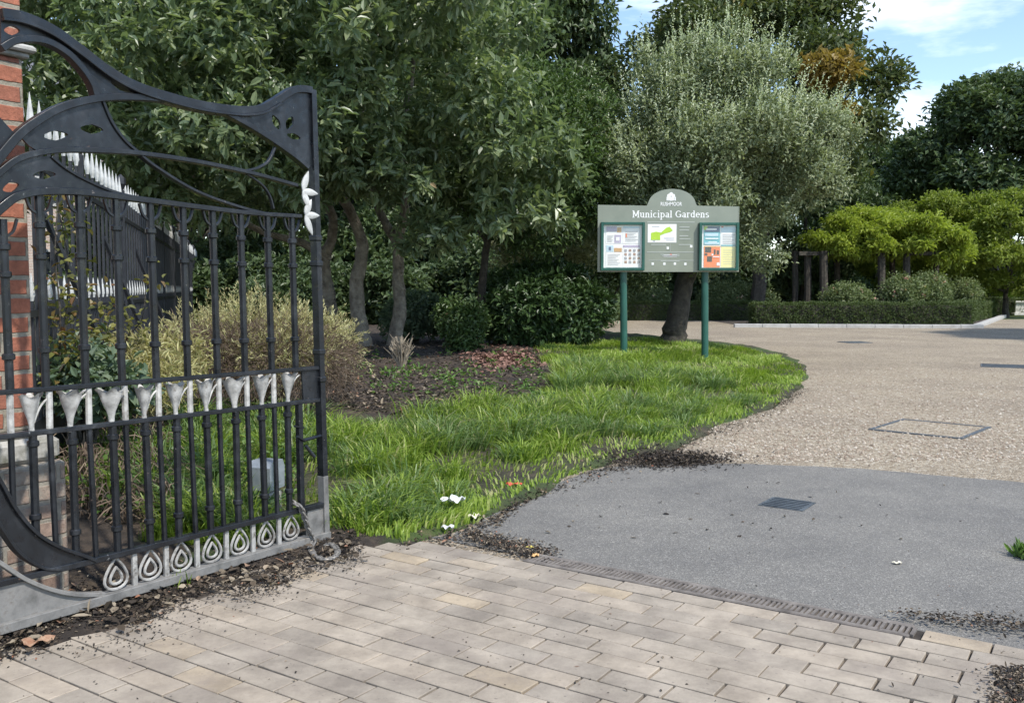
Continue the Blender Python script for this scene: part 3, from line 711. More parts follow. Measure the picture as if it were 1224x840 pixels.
# white bars in the flower band, continuing below as slender bars
whites = [(12, 59, 0), ]
wx = [(11.5, 13, 15, 16), (58.5, 59.5, 61, 67), (105.5, 106.5, 108, 115), (148.5, 150, 151.5, 156.5), (189, 190, 192.5, 197), (226.5, 227.5, 229.5, 234), (261, 262, 264.5, 267.5), (294.5, 295.5, 296.5, 300.5), (326.5, 327.5, 328, 331.5)]
def railY(kind, x): return {'A': 469-30*x/386, 'B': 522-45*x/387, 'C': 696-94*x/387}[kind]
for (xa, xb, xc, xd) in wx:
    a, b = G(xa, railY('A', xa)), G(xb, railY('B', xb)); mb = MB(); mb.tube([(a[0], 0, a[1]-.01), (b[0], 0, b[1]+.01)], .0125, 8); gpart(mb, 'white_bar', 'white_iron', True)
    yb = railY('C', xd) if xd > 100 else {16: 612, 67: 656}.get(xd, railY('C', xd))
    a, b = G(xb, railY('B', xb)), G(xd, yb); mb = MB(); mb.tube([(a[0], 0, a[1]-.008), (b[0], 0, b[1]+.008)], .0115, 8); gpart(mb, 'slender_bar', smooth=True)
fx = [(37, 489, 39, 43), (83, 484, 86, 91), (132.5, 482, 134.5, 141), (171.5, 479, 173.5, 180), (209, 475.5, 211, 214), (245.5, 471.5, 246.5, 252), (279.5, 469, 281.5, 285), (312, 466, 312.5, 317), (343, 463, 343.5, 346)]
def lily_mb():
    mb = MB(); n, k = 30, 9; vs, fs = [], []
    prof = [(0, .011), (.018, .012), (.04, .017), (.062, .026), (.082, .034), (.10, .039), (.114, .043), (.122, .048), (.124, .051)]
    for i, (z, r) in enumerate(prof):
        t = i/(len(prof)-1)
        for j in range(n):
            w = 2*math.pi*j/n; q = r*(1+.20*t*t*math.cos(5*w+.6)); vs.append((q*math.cos(w), q*math.sin(w)*.7, z+.009*t*t*math.cos(5*w)))
    for i in range(k-1):
        for j in range(n): fs.append([i*n+j, i*n+(j+1) % n, (i+1)*n+(j+1) % n, (i+1)*n+j])
    mb.add(vs, fs)
    mb.tube([(0, 0, -.02), (0, 0, .01)], [.012, .009], 10)
    mb.tube([(0, 0, .05), (0, -.004, .115)], [.004, .002], 6)
    return mb
for i, (x, y, xt, xbm) in enumerate(fx):
    rb = railY('B', x+1); base = G(x+1, rb); top = G(x, y-17)
    o = lily_mb().build('lily_flower', M['white_iron'], gate, True, recalc=False); s = (top[1]-base[1]-.012)/.124
    o.location = (base[0], 0, base[1]+.01); o.scale = (s, s, s)
    o.rotation_euler = (random.uniform(-.04, .04), random.uniform(-.05, .05), random.uniform(0, 6))
    mb = MB(); z0 = base[1]+.035; h = top[1]-z0
    mb.ribbon(cm2([(base[0]+.008, z0), (base[0]+.028, z0+h*.45), (base[0]+.05, z0+h*.72), (base[0]+.078, z0+h*.88)], 4), .008, -.004, .004)
    gpart(mb, 'flower_strap', 'white_iron')
    yb = {43: 642, 91: 666}.get(xbm, railY('C', xbm))
    a, b = G(xt, railY('B', xt)), G(xbm, yb); mb = MB(); w = .0155
    mb.tube([(a[0], 0, a[1]-.008), (b[0], 0, b[1]+.008)], w, 8)
    for t in (.10, .80):
        c = lerp2(a, b, t); mb.tube([(c[0], 0, c[1]-.012), (c[0], 0, c[1]-.008), (c[0], 0, c[1]+.008), (c[0], 0, c[1]+.012)], [w*1.1, w*1.4, w*1.4, w*1.1], 10)
    gpart(mb, 'lower_bar', smooth=True)
a, b = G(357, 480), G(360, 606); mb = MB(); mb.ribbon([a, b], .028, -.014, .014); gpart(mb, 'latch_bar')
mb = MB(); pl = [G(360, 443), G(386, 441), G(387, 476), G(362, 479)]; mb.prism(pl, -.006, .006); gpart(mb, 'lock_plate')
# latch: bolt, keeper ring
mb = MB(); a, b = G(361, 526), G(386, 519); mb.tube([(a[0], -.01, a[1]), (b[0], -.01, b[1])], .009, 8)
c = G(352, 521); mb.tube([(a[0], -.02, a[1]), (c[0], -.02, c[1])], .007, 6); c2 = G(350, 509); mb.tube([(c2[0], -.012, c2[1]), (a[0], -.012, G(361, 511)[1])], .006, 6)
c3 = G(370, 545); c4 = G(362, 532); mb.tube([(c4[0], -.02, c4[1]), (c3[0], -.035, c3[1])], .009, 8); gpart(mb, 'latch_bolt', smooth=True)
# teardrops and dividers along the foot
def drop(h, w, n=22):
    pts = []
    for i in range(n):
        t = 2*math.pi*i/n; x = w/2*math.sin(t)*math.sin(t/2)**1.3*1.25; z = h/2*math.cos(t)
        pts.append((x, 0, z))
    return pts
for x, y in ((138, 683), (179, 673), (216, 663.5), (253, 653.5), (286, 645.5), (318, 638), (347.5, 630.5)):
    top = G(x, railY('C', x)+3); bot = G(x, 749-111*x/391-6); h = top[1]-bot[1]; c = (top[0], (top[1]+bot[1])/2)
    mb = MB()
    for sc_, rr, dz in ((1, .0062, 0), (.52, .0062, -.010)):
        mb.loop_tube([(c[0]+p[0], 0, c[1]+p[2]+dz) for p in drop(h*sc_, h*.86*sc_)], rr, 6)
    gpart(mb, 'teardrop', 'drop_white', True)
for x in (160, 198, 235, 270, 302, 333):
    top = G(x, railY('C', x)); bot = G(x, 749-111*x/391); mb = MB(); mb.box((top[0]-.011, -.008, bot[1]), (top[0]+.011, .008, top[1]-.008)); gpart(mb, 'divider', 'drop_white')
mb = MB(); mb.prism([G(366, 609), G(389, 604), G(391, 634), G(367, 641)], -.01, .01); gpart(mb, 'corner_plate', 'worn_white')
# big ring sweeping in from the left, and the foot plate below it
outer_r = cm2([G(-60, 480), G(-30, 530), G(0, 578), G(16, 607), G(40, 635), G(67, 652), G(97, 663), G(112, 669)], 6); inner_r = cm2([G(70, 679), G(47, 677), G(21, 660), G(0, 631), G(-25, 590), G(-60, 540)], 6)
mb = MB(); mb.prism(outer_r+inner_r, -.008, .03); mb.ribbon(outer_r, .014, -.024, .024); mb.ribbon(inner_r, .012, -.024, .024); gpart(mb, 'ring_scroll')
thin = cm2([G(-60, 635), G(0, 673), G(30, 692), G(64, 705), G(95, 710), G(124, 709)], 5)
mb = MB(); mb.ribbon(thin, .016, -.02, .02); gpart(mb, 'foot_curve', 'worn_white')
mb = MB(); mb.prism([(0.0, .06), (0.0, .30)]+[G(-20, 700)]+[G(30, 694), G(64, 707), G(95, 712), G(124, 711), G(110, 722), G(0, 752)], -.006, .006); gpart(mb, 'foot_plate', 'worn_white')
# part of the leaf beyond the picture's edge: hinge stile, bars and lilies
mb = MB(); mb.box((-.02, -.025, .03), (.03, .025, 2.35), bev=.004); gpart(mb, 'hinge_stile')
zA = G(0, 469)[1]; zB = G(0, 522)[1]
for e in extra:
    if e > .08:
        mb = MB(); mb.tube([(e, 0, zA), (e, 0, 1.72)], .0155, 8); gpart(mb, 'upper_bar', smooth=True)
        mb = MB(); mb.tube([(e, 0, .3), (e, 0, zB)], .0115, 8); gpart(mb, 'slender_bar', smooth=True)
# white three petalled flowers on the stile
def petals(cx, cy, lst):
    mb = MB()
    for ang, ln, w in lst:
        pts = []
        for i in range(14):
            q = i/7 if i < 7 else 2-i/7; a = ln*q; b = (1 if i < 7 else -1)*w/2*math.sin(math.pi*q**.8)**.9
            pts.append((cx+a*math.cos(ang)-b*math.sin(ang), cy+a*math.sin(ang)+b*math.cos(ang)))
        p3 = [(p[0], p[1]) for p in pts]
        n = len(p3); mid = (cx+ln*.5*math.cos(ang), cy+ln*.5*math.sin(ang))
        vs = [(p[0], -.03, p[1]) for p in p3]+[(p[0], -.024, p[1]) for p in p3]+[(mid[0], -.040, mid[1]), (mid[0], -.02, mid[1])]
        fs = [[i, (i+1) % n, 2*n] for i in range(n)]+[[n+(i+1) % n, n+i, 2*n+1] for i in range(n)]+[[i, (i+1) % n, n+(i+1) % n, n+i] for i in range(n)]
        mb.add(vs, fs)
    gpart(mb, 'petal_flower', 'tip_white', True)
c = G(357, 228.5); petals(c[0], c[1], [(R(68), .105, .036), (R(-4), .10, .034), (R(-62), .10, .036)])
c = G(360, 257.5); petals(c[0], c[1], [(R(62), .09, .036), (R(2), .095, .034), (R(-64), .105, .036)])

# chain hung from the gate's corner
def chain():
    n3 = Vector((DV.x, DV.y, 0)); u3 = Vector((U.x, U.y, 0)); go = Vector((GL.x, GL.y, 0))+u3*HINGE
    W = []
    for x, y, o_ in ((352, 600, .03), (353, 604, -.03), (358, 616, -.032), (363.5, 633, -.034), (367, 644, -.045)): a, z = G(x, y); W.append(Vector((a, o_, max(z, .03))))
    for x, y in ((371, 655), (377, 663), (386, 668), (396, 667), (403, 662), (402, 655), (395, 650), (388, 652)): p = ground(x, y, .040)-go; W.append(Vector((p.dot(u3), p.dot(n3), .040)))
    c = catmull(W, 14); d = [0]
    for i in range(1, len(c)): d.append(d[-1]+(c[i]-c[i-1]).length)
    mb = MB(); s = 0; k = 0; stp = .0235
    while s < d[-1]-.005:
        i = max(j for j in range(len(d)) if d[j] <= s); p = c[i]; t = (c[min(i+1, len(c)-1)]-c[max(i-1, 0)]).normalized()
        h = Vector((0, 1, 0)) if k % 2 else Vector((0, .2, 1)).cross(t)
        q = (h-t*h.dot(t)).normalized(); lp = []
        for j in range(12):
            w = 2*math.pi*j/12; lp.append(p+t*(.019*math.cos(w))+q*(.0115*math.sin(w)))
        mb.loop_tube(lp, .0055, 6); s += stp; k += 1
    o = mb.build('gate_chain', M['chain'], None, True)
    o.location = gate.location; o.rotation_euler = gate.rotation_euler
    tag(o, 'rusty steel chain looped around the foot of the black gate', 'chain')
chain()

# ================================================================== NOTICE BOARD
SY = 14.4
def sgn(x, y): p = at(x, y, SY); return p.x, p.z
bc = at(794, 330, SY); bz = .08
board = empty('notice_board', (bc.x, SY, bz), 0, 'sage green park notice board with two glazed poster cases on green posts', 'notice board')
def S(x, y): p = at(x, y, SY); return (p.x-bc.x, p.z-bz)
for x0, x1 in ((745.5, 746.5), (843.5, 843.5)):
    a = S(x0, 290); b = S(x1, 446); mb = MB(); mb.tube([(a[0], .06, a[1]), (b[0], .06, b[1])], .056, 14); mb.build('post', M['green_post'], board, True)
pan = [S(715, 325), S(883, 325), S(883, 247), S(833, 246)]
dome = [(S(803, 247)[0]+(S(831.5, 247)[0]-S(803, 247)[0])*math.cos(R(a)), S(803, 246)[1]+(S(803, 226)[1]-S(803, 246)[1])*math.sin(R(a))**.9) for a in range(8, 176, 8)]
pan += dome+[S(773, 246), S(715, 245)]
mb = MB(); mb.prism(pan, -.012, .012); mb.build('panel', M['sign_panel'], board)
# frame edging strip on top and sides
for a, b in ((S(715, 245), S(715, 325)), (S(883, 247), S(883, 325))):
    mb = MB(); mb.box((a[0]-.006, -.016, b[1]), (a[0]+.006, .016, a[1])); mb.build('edge_strip', M['sign_panel'], board)
def text(txt, cx, cy, hpx, wpx, name, parent=board, m='lettering', y=-.0155, bold=.0):
    cu = bpy.data.curves.new(name, 'FONT'); cu.body = txt; cu.align_x = 'CENTER'; cu.align_y = 'CENTER'; cu.size = 1; cu.extrude = .0; cu.offset = bold
    o = bpy.data.objects.new(name, cu); col.objects.link(o); cu.materials.append(M[m])
    bpy.context.view_layer.update()
    w, h = o.dimensions.x, o.dimensions.y
    p0, p1 = S(cx-wpx/2, cy), S(cx+wpx/2, cy); kx = (p1[0]-p0[0])/w; kz = (S(cx, cy-hpx/2)[1]-S(cx, cy+hpx/2)[1])/h
    me = bpy.data.meshes.new_from_object(o); bpy.data.objects.remove(o); o = bpy.data.objects.new(name, me); col.objects.link(o)
    if not me.materials: me.materials.append(M[m])
    o.scale = (kx, kz, 1); o.rotation_euler = (math.pi/2, 0, 0); c = S(cx, cy); o.location = (c[0], y, c[1]); o.parent = parent
    return o
def slab_text(txt, cx, cy, hpx, wpx):
    """slab-serif heading: letter strokes drawn as polygons (cap height 1) joined in one mesh"""
    T = .17; s = .09
    def ser(x, z, w=.34): return ('r', x-w/2, z, x+w/2, z+s)
    def arc(cx_, cz_, rx, rz, a0, a1): return ('a', cx_, cz_, rx, rz, a0, a1)
    def vb(x, z0, z1): return ('r', x-T/2, z0, x+T/2, z1)
    gl = {
     'M': (1.12, [vb(.2, 0, 1), vb(.92, 0, 1), ('l', .2, 1, .56, .2), ('l', .92, 1, .56, .2), ser(.2, 0), ser(.92, 0), ('r', .03, 1-s, .3, 1), ('r', .82, 1-s, 1.09, 1)]),
     'u': (.78, [vb(.2, .18, .7), vb(.58, 0, .7), arc(.39, .24, .19, .19, 180, 360), ser(.14, .7-s, .26), ser(.52, .7-s, .26), ('r', .58, 0, .76, s)]),
     'n': (.78, [vb(.2, 0, .7), vb(.58, 0, .5), arc(.39, .46, .19, .19, 0, 180), ser(.2, 0), ser(.58, 0), ('r', .05, .7-s, .2, .7)]),
     'i': (.42, [vb(.21, 0, .7), ser(.21, 0), ('r', .06, .7-s, .21, .7), ('r', .12, .84, .3, 1.0)]),
     'c': (.66, [arc(.36, .35, .24, .29, 45, 315)]),
     'p': (.76, [vb(.2, -.3, .7), arc(.42, .35, .22, .29, -150, 150), ser(.2, -.3), ('r', .05, .7-s, .2, .7)]),
     'a': (.7, [vb(.52, 0, .5), arc(.34, .5, .18, .14, 0, 160), arc(.32, .2, .17, .15, 0, 360), ('r', .52, 0, .68, s)]),
     'l': (.42, [vb(.21, 0, 1), ser(.21, 0), ('r', .06, 1-s, .21, 1)]),
     'G': (.98, [arc(.5, .5, .38, .43, 40, 320), vb(.82, .08, .46), ('r', .56, .40, .95, .40+s)]),
     'r': (.6, [vb(.2, 0, .7), arc(.4, .46, .2, .18, 30, 160), ser(.2, 0), ('r', .05, .7-s, .2, .7)]),
     'd': (.78, [vb(.56, 0, 1), arc(.35, .35, .22, .29, 30, 330), ('r', .56, 0, .74, s), ('r', .42, 1-s, .56, 1)]),
     'e': (.68, [arc(.35, .35, .24, .29, 0, 310), ('r', .12, .32, .6, .32+s)]),
     's': (.6, [arc(.3, .5, .17, .14, 30, 270), arc(.3, .2, .19, .15, -150, 90)]),
     ' ': (.42, [])}
    tot = sum(gl[c][0] for c in txt)
    p0, p1 = S(cx-wpx/2, cy), S(cx+wpx/2, cy); kx = (p1[0]-p0[0])/tot; kz = (S(cx, cy-hpx/2)[1]-S(cx, cy+hpx/2)[1]); z0 = p0[1]-kz*.5
    mb = MB(); X0 = p0[0]; q = 0
    for ch in txt:
        w, st = gl[ch]
        for e in st:
            q += 1; y = -.0142-.0002*(q % 5)
            P = lambda x, z: (X0+x*kx, y, z0+z*kz)
            if e[0] == 'r': mb.add([P(e[1], e[2]), P(e[3], e[2]), P(e[3], e[4]), P(e[1], e[4])], [[0, 1, 2, 3]])
            elif e[0] == 'l':
                _, xa, za, xb, zb = e; mb.add([P(xa-T/2, za), P(xa+T/2, za), P(xb+T/2, zb), P(xb-T/2, zb)], [[0, 1, 2, 3]])
            else:
                _, ax, az, rx, rz, a0, a1 = e; n = 16; vs = []
                for i in range(n+1):
                    t = R(a0+(a1-a0)*i/n); vs += [P(ax+(rx-T/2)*math.cos(t), az+(rz-s/2)*math.sin(t)), P(ax+(rx+T/2)*math.cos(t), az+(rz+s/2)*math.sin(t))]
                mb.add(vs, [[2*i, 2*i+1, 2*i+3, 2*i+2] for i in range(n)])
        X0 += w*kx
    mb.build('heading_lettering', M['lettering'], board, recalc=False)
slab_text('Municipal Gardens', 801.5, 256, 8.6, 92)
text('RUSHMOOR', 802, 244.2, 4.6, 25.5, 'council_lettering', bold=.02)
def rect(mb, x0, y0, x1, y1, y=-.014, th=.001):
    a, b = S(x0, y1), S(x1, y0); mb.box((a[0], y-th, a[1]), (b[0], y+th, b[1]))
# crest above the name
mb = MB()
for i in range(5):
    c = S(802, 235); w = R(90+72*i); mb.prism([(c[0]+.035*math.cos(w)+.03*math.cos(t), c[1]+.035*math.sin(w)+.03*math.sin(t)) for t in [k*math.pi/5 for k in range(10)]], -.0145-.0004*i, -.0136-.0004*i)
rect(mb, 796.5, 235.5, 798.2, 240); rect(mb, 806, 235.5, 807.7, 240); rect(mb, 800.2, 237.8, 804, 240.2); rect(mb, 798.5, 238.2, 799.6, 240); rect(mb, 804.6, 238.2, 805.6, 240)
mb.build('crest', M['lettering'], board)
# middle information panel: map, faded prints, lines of print
mp_ = MB(); rect(mp_, 774, 268, 808.5, 290, -.0145); mo = mp_.build('map_print', M['paper'], board)
c = lambda pts: [S(778+x*.0, 0) for x in pts]
mb = MB(); mb.prism([S(777.8, 287), S(778, 278.5), S(784, 277), S(790, 278), S(796, 272.5), S(800, 271), S(804, 275.5), S(801, 277.5), S(794, 279.5), S(789, 281.5), S(789, 287)], -.0185, -.0165); mb.build('green_shape', M['lime_ink'], mo)
for r_ in ((793, 284.6, 806, 285.2), (779, 270.5, 788, 271.1), (796, 287, 806, 287.5), (780, 287.8, 783, 288.8)):
    mb = MB(); rect(mb, *r_, -.0172, .0006); mb.build('map_print_line', M['inkgrey'], mo)
mb = MB(); rect(mb, 773.5, 265.2, 830, 266.2); rect(mb, 773, 301, 829, 301.9); rect(mb, 801, 291.5, 801.5, 300.5); rect(mb, 811, 292, 826, 293); rect(mb, 778, 292, 796, 293)
for yy in (271, 274.5, 281.5, 285): rect(mb, 812, yy, 825-(yy % 3), yy+1.1)
for yy in (303.8, 305.6, 311.5): rect(mb, 793-(yy % 4), yy, 812, yy+.9)
rect(mb, 775, 311, 829, 311.6); mb.build('faded_print', M['palegrey'], board)
for x, y in ((780, 315.3), (794, 315.3), (806.5, 315.2), (819, 315.5), (798, 296.5), (826, 294.5)):
    mb = MB(); rect(mb, x-1.4, y-1.5, x+1.4, y+1.5); mb.build('white_symbol', M['lettering'], board)
mb = MB(); rect(mb, 793, 304.4, 809, 307); mb.build('white_symbol', M['lettering'], board)
mb = MB(); rect(mb, 800.8, 303.6, 802.6, 304.6, -.0165); mb.build('red_symbol', M['red_ink'], board)
# the two glazed cases
def case(x0, y0, x1, y1, posters):
    a, b = S(x0, y1), S(x1, y0); D0, D1 = -.10, -.014; t = .042
    cx = empty('poster_case', (0, 0, 0)); cx.parent = board
    mb = MB(); mb.box((a[0], D0, a[1]), (a[0]+t, D1, b[1]), bev=.004); mb.box((b[0]-t, D0, a[1]), (b[0], D1, b[1]), bev=.004)
    mb.box((a[0]+t, D0+.002, b[1]-t), (b[0]-t, D1, b[1]-.001), bev=.004); mb.box((a[0]+t, D0+.002, a[1]+.001), (b[0]-t, D1, a[1]+t), bev=.004); mb.build('case_frame', M['green_post'], cx)
    mb = MB(); mb.box((a[0]+t, -.03, a[1]+t), (b[0]-t, -.016, b[1]-t)); mb.build('backing', M['paper'], cx)
    for (p, mm, marks) in posters:
        mb = MB(); rect(mb, *p, -.034, .0012); po = mb.build('poster', M[mm], cx)
        for k, (mk, rects) in enumerate(marks):
            for grp in ([[r_] for r_ in rects] if mk in ('brown_ink', 'inkblk') or len(rects) == 8 else [rects]):
                mb = MB()
                for r_ in grp: rect(mb, *r_, -.0372-.0015*k, .0006)
                mb.build('poster_print', M[mk], po)
    mb = MB(); mb.box((a[0]+t, D0+.018, a[1]+t), (b[0]-t, D0+.021, b[1]-t)); mb.build('pane', M['glass'], cx)
def lines(x0, x1, y0, y1, n, h=.45): return [(x0, y0+(y1-y0)*i/n, x1-(i*37 % 5)*.08*(x1-x0), y0+(y1-y0)*i/n+h) for i in range(n)]
case(717.5, 266, 770, 323.5, [
    ((724, 270, 743.5, 291.5), 'paper', [('lav', [(724.5, 270.5, 737, 277), (734, 281, 742, 290.5)]), ('tan_ink', [(737.2, 272, 742.5, 278)]), ('inkgrey', lines(725.5, 733, 282, 290, 5)), ('paper', [(735.8, 283.5, 740.2, 288)])]),
    ((744.2, 270, 764.5, 291.5), 'paper', [('sky_ink', [(744.8, 270.5, 764, 273)]), ('inkgrey', lines(747, 762, 277, 290, 7)), ('org', [(747.5, 279.5, 749, 284)])]),
    ((724, 293, 743.5, 319.5), 'paper', [('sky_ink', [(724.5, 293.3, 733, 301.2)]), ('tan_ink', [(733.6, 296.5, 743, 301.2)]), ('navy', [(727.2, 295.2, 730, 299.5)]), ('inkgrey', lines(726, 741, 304, 318, 7))]),
    ((744.2, 293, 764.5, 319.5), 'paper', [('lav', [(744.6, 293.3, 764.2, 296)]), ('brown_ink', [(746+5.2*i, 298+4.6*j, 749+5.2*i, 301+4.6*j) for i in range(4) for j in range(4) if (i+j) % 2]), ('inkgrey', [(746+5.2*i, 298+4.6*j, 749+5.2*i, 301+4.6*j) for i in range(4) for j in range(4) if not (i+j) % 2])])])
case(834, 266.5, 882, 323.5, [
    ((840.5, 270.5, 860.2, 293), 'teal', [('navy', [(842, 271, 859.5, 277.5)]), ('lime_ink', [(840.8, 270.8, 845, 275)]), ('sky_ink', [(842, 279, 858, 282.5), (841.5, 290, 859, 292)]), ('paper', [(843.5, 273.4, 856, 275.2), (842.5, 284.6, 858, 286), (846, 289, 856, 289.8)])]),
    ((861, 270.5, 879.5, 294.5), 'paper', [('sky_ink', [(861.3, 271, 879.2, 278)]), ('inkgrey', lines(863, 878, 281, 293, 6)), ('teal', [(861.2, 292.8, 879.2, 294.2)]), ('red_ink', [(861.5, 271, 864, 272.2)])]),
    ((840.5, 294.2, 860.2, 319.8), 'org', [('inkblk', [(842, 295.5, 849.5, 302), (844.5, 306.5, 850.5, 313), (852.5, 298.5, 854.8, 304.5), (856, 299.5, 859, 304.5), (841.5, 303, 845, 305.5)]), ('ylw', [(841, 294.5, 860, 295.1)]), ('paper', [(856, 314, 859.5, 317.5), (851.5, 306.5, 859, 307.5), (850, 303.5, 852, 305.5)])]),
    ((861, 295.2, 879.5, 319.8), 'ylw', [('palegrey', lines(863.5, 877, 299, 318, 7, .4))])])

# ================================================================== TREES
def zg(x, y): return hz(x, y)
def tree(name, x, y, label, cat='tree', group=None, z=None):
    return empty(name, (x, y, zg(x, y)-.03 if z is None else z), 0, label, cat, group)
def rel(root, p): return Vector(p)-root.location

# --- big glossy evergreen on the left
b = at(432, 400, 14.6)
t1 = tree('evergreen_tree', b.x, 14.6, 'large glossy evergreen tree with several pale curving stems, towering behind the black gate')
def P1(x, y, Y): return rel(t1, at(x, y, Y))
z0 = -.05
tree_wood('trunk', [
    ([P1(436, 418, 14.6), P1(430, 385, 14.6), P1(427, 335, 14.5), P1(433, 295, 14.4), P1(420, 255, 14.2), P1(398, 215, 14), P1(370, 120, 13.8), P1(350, -10, 13.8)], .15, .04),
    ([P1(470, 415, 14.9), P1(478, 370, 14.9), P1(476, 330, 14.9), P1(477, 285, 14.8), P1(484, 245, 14.6), P1(478, 205, 14.5), P1(490, 100, 14.5), P1(510, -20, 14.5)], .125, .04),
    ([P1(476, 292, 14.85), P1(455, 255, 14.9), P1(440, 200, 15), P1(430, 100, 15.2)], .09, .03),
    ([P1(402, 415, 15.1), P1(392, 350, 15.1), P1(388, 310, 15.1), P1(398, 280, 15), P1(392, 245, 14.6), P1(350, 190, 14.2), P1(280, 100, 14)], .13, .04),
    ([P1(392, 310, 15.1), P1(360, 290, 14.8), P1(300, 270, 14.5), P1(220, 200, 14.2)], .09, .03)], M['bark'], t1)
lob = []
def LB(x, y, Y, rx, rz, ry=None): p = at(x, y, Y); lob.append([p.x, p.y, p.z, rx, ry or rx, rz])
for a in ((120, 40, 12.3, 1.6, 1.3), (240, 60, 11.6, 1.6, 1.3), (370, 30, 11.6, 1.7, 1.4), (490, 40, 12, 1.5, 1.3), (548, 60, 12.8, 1.2, 1.3), (150, 150, 12.4, 1.3, 1.0), (280, 160, 11.8, 1.4, .95), (410, 150, 11.8, 1.4, 1.0), (520, 160, 12.4, 1.3, 1.1), (578, 150, 13.2, 1.1, 1.0),
          (540, 235, 13.0, 1.2, .75), (630, 225, 13.8, 1.0, .85), (450, 180, 12.8, 1.1, .6), (340, 200, 12.6, 1.1, .6), (250, 215, 12.8, 1.2, .7), (60, 100, 13, 1.3, 1.2), (90, -60, 13, 1.7, 1.4), (260, -70, 12.4, 1.8, 1.5), (420, -80, 12.6, 1.8, 1.5), (515, -40, 13.2, 1.4, 1.3), (180, 250, 13.6, 1.1, .7), (300, 120, 15.8, 2.6, 2.2), (480, 110, 16, 2.4, 2.2), (120, 120, 16, 2.4, 2.2), (390, -40, 16, 3, 2)): LB(*a)
lob = clumps(lob, 6, .42, .62)
P, D = crown_pts(lob, 10500, .3, uneven=.25)
P = P-np.array(t1.location[:]); rosette_foliage('crown', M['laurel'], P, D, 8, .15, .066, t1, .035, True, .16, .2, 1.0, .12)

# --- slender tree in the middle
b = at(573, 408, 16.4)
t2 = tree('slender_tree', b.x, 16.4, 'slender dark stemmed tree leaning right between the bushes')
def P2(x, y, Y=16.4): return rel(t2, at(x, y, Y))
tree_wood('trunk', [([P2(571, 414), P2(574, 380), P2(577, 330), P2(583, 285), P2(588, 240), P2(600, 150)], .10, .04), ([P2(586, 262), P2(620, 225), P2(655, 190)], .045, .02), ([P2(582, 290), P2(555, 250), P2(535, 200)], .04, .02)], M['bark_dark'], t2)
lob = []
for a in ((600, 220, 16.2, 1.2, .8), (660, 200, 16.4, 1.1, .9), (560, 195, 16, 1.1, .8), (640, 270, 16.6, .9, .55), (690, 235, 16.8, .8, .7), (610, 140, 16.8, 1.4, 1.1), (680, 150, 17, 1.0, .9)): LB(*a)
P, D = crown_pts(lob, 3600, .35); P = P-np.array(t2.location[:]); rosette_foliage('crown', M['mid'], P, D, 8, .11, .04, t2, .06, True)

# --- silver tree behind the board
b = at(803, 412, 17.5)
t3 = tree('silver_tree', b.x, 17.5, 'bushy silver grey tree with thick leaning trunk behind the notice board')
def P3(x, y, Y=17.5): return rel(t3, at(x, y, Y))
tree_wood('trunk', [([P3(800, 420), P3(804, 405), P3(811, 375), P3(819, 340), P3(826, 300), P3(838, 230), P3(850, 150)], .30, .07), ([P3(820, 335), P3(850, 290), P3(900, 230), P3(940, 170)], .14, .03), ([P3(822, 320), P3(790, 270), P3(760, 200)], .12, .03), ([P3(830, 290), P3(850, 230, 16.6), P3(870, 150, 16.2)], .10, .03)], M['bark_dark'], t3, 11)
lob = []
for a in ((715, 150, 17.1, .55, .6), (755, 165, 17, .8, .8), (800, 115, 17.1, .75, .7), (850, 95, 17, .8, .75), (905, 110, 17, .8, .75), (955, 150, 17, .75, .7), (995, 190, 17.2, .6, .5), (725, 215, 17.2, .65, .6), (790, 215, 16.5, .75, .7), (850, 170, 16.3, .8, .75), (915, 195, 16.3, .8, .7), (870, 245, 16.3, .75, .55), (950, 235, 16.7, .6, .5), (920, 285, 17, .55, .45), (865, 295, 17.2, .75, .38), (790, 285, 17.5, .75, .42), (740, 270, 17.5, .5, .4)): LB(a[0]-16, *a[1:])
lob += [[*at(x-20, y, Y), r1, r1, r2] for (x, y, Y, r1, r2) in ((880, 70, 17, .6, .55), (940, 100, 17, .7, .65), (985, 150, 17, .6, .6), (1020, 180, 17.2, .5, .5), (1005, 225, 17.2, .45, .4), (905, 150, 16.2, .7, .7), (820, 140, 16.6, .7, .7), (835, 220, 16.2, .7, .6), (965, 200, 16.6, .6, .6))]
lob = clumps(lob, 5, .54, .75)
for a in ((850, 175, 17.9, 1.5, 1.3), (920, 180, 17.9, 1.3, 1.2), (900, 255, 18, .8, .6), (770, 190, 18, .8, .8)): LB(a[0]-16, *a[1:])
P, D = crown_pts(lob, 9800, .3, uneven=.25); loc3 = np.array(t3.location[:])
hfac = np.clip((P[:, 2]-2.6)/2.2, 0, 1)
rosette_foliage('crown', M['silver'], P-loc3, D, 8, .085, .042, t3, .055, True, .2, .15, 1.0, .3)
# silvery young shoots standing out of the top and sides
k = (rng.random(len(P)) < .05+.30*hfac) & (D[:, 2] > -.3); Ps = P[k]; cen = np.array(at(845, 320, 17.3)[:])
Ds = unit(unit(Ps-cen)*.8+np.array([0, 0, .7])+rdir(k.sum())*.22)
ns = len(Ps); per = 16; t_ = np.tile(np.linspace(.05, 1, per), ns); ln = np.repeat(.18+.62*rng.random(ns)**1.6, per)
PP = np.repeat(Ps, per, 0)+np.repeat(Ds, per, 0)*(t_*ln)[:, None]; DD = np.repeat(Ds, per, 0)
ax = unit(DD*.9+rdir(len(PP))*.9); leaf_mesh('young_shoots', M['silver_new'], PP-loc3, ax, unit(rdir(len(PP))+np.array([0, 0, .6])), (.075-.03*t_)*(.7+.5*rng.random(len(PP))), .024, t3, None, .2, .1, True)

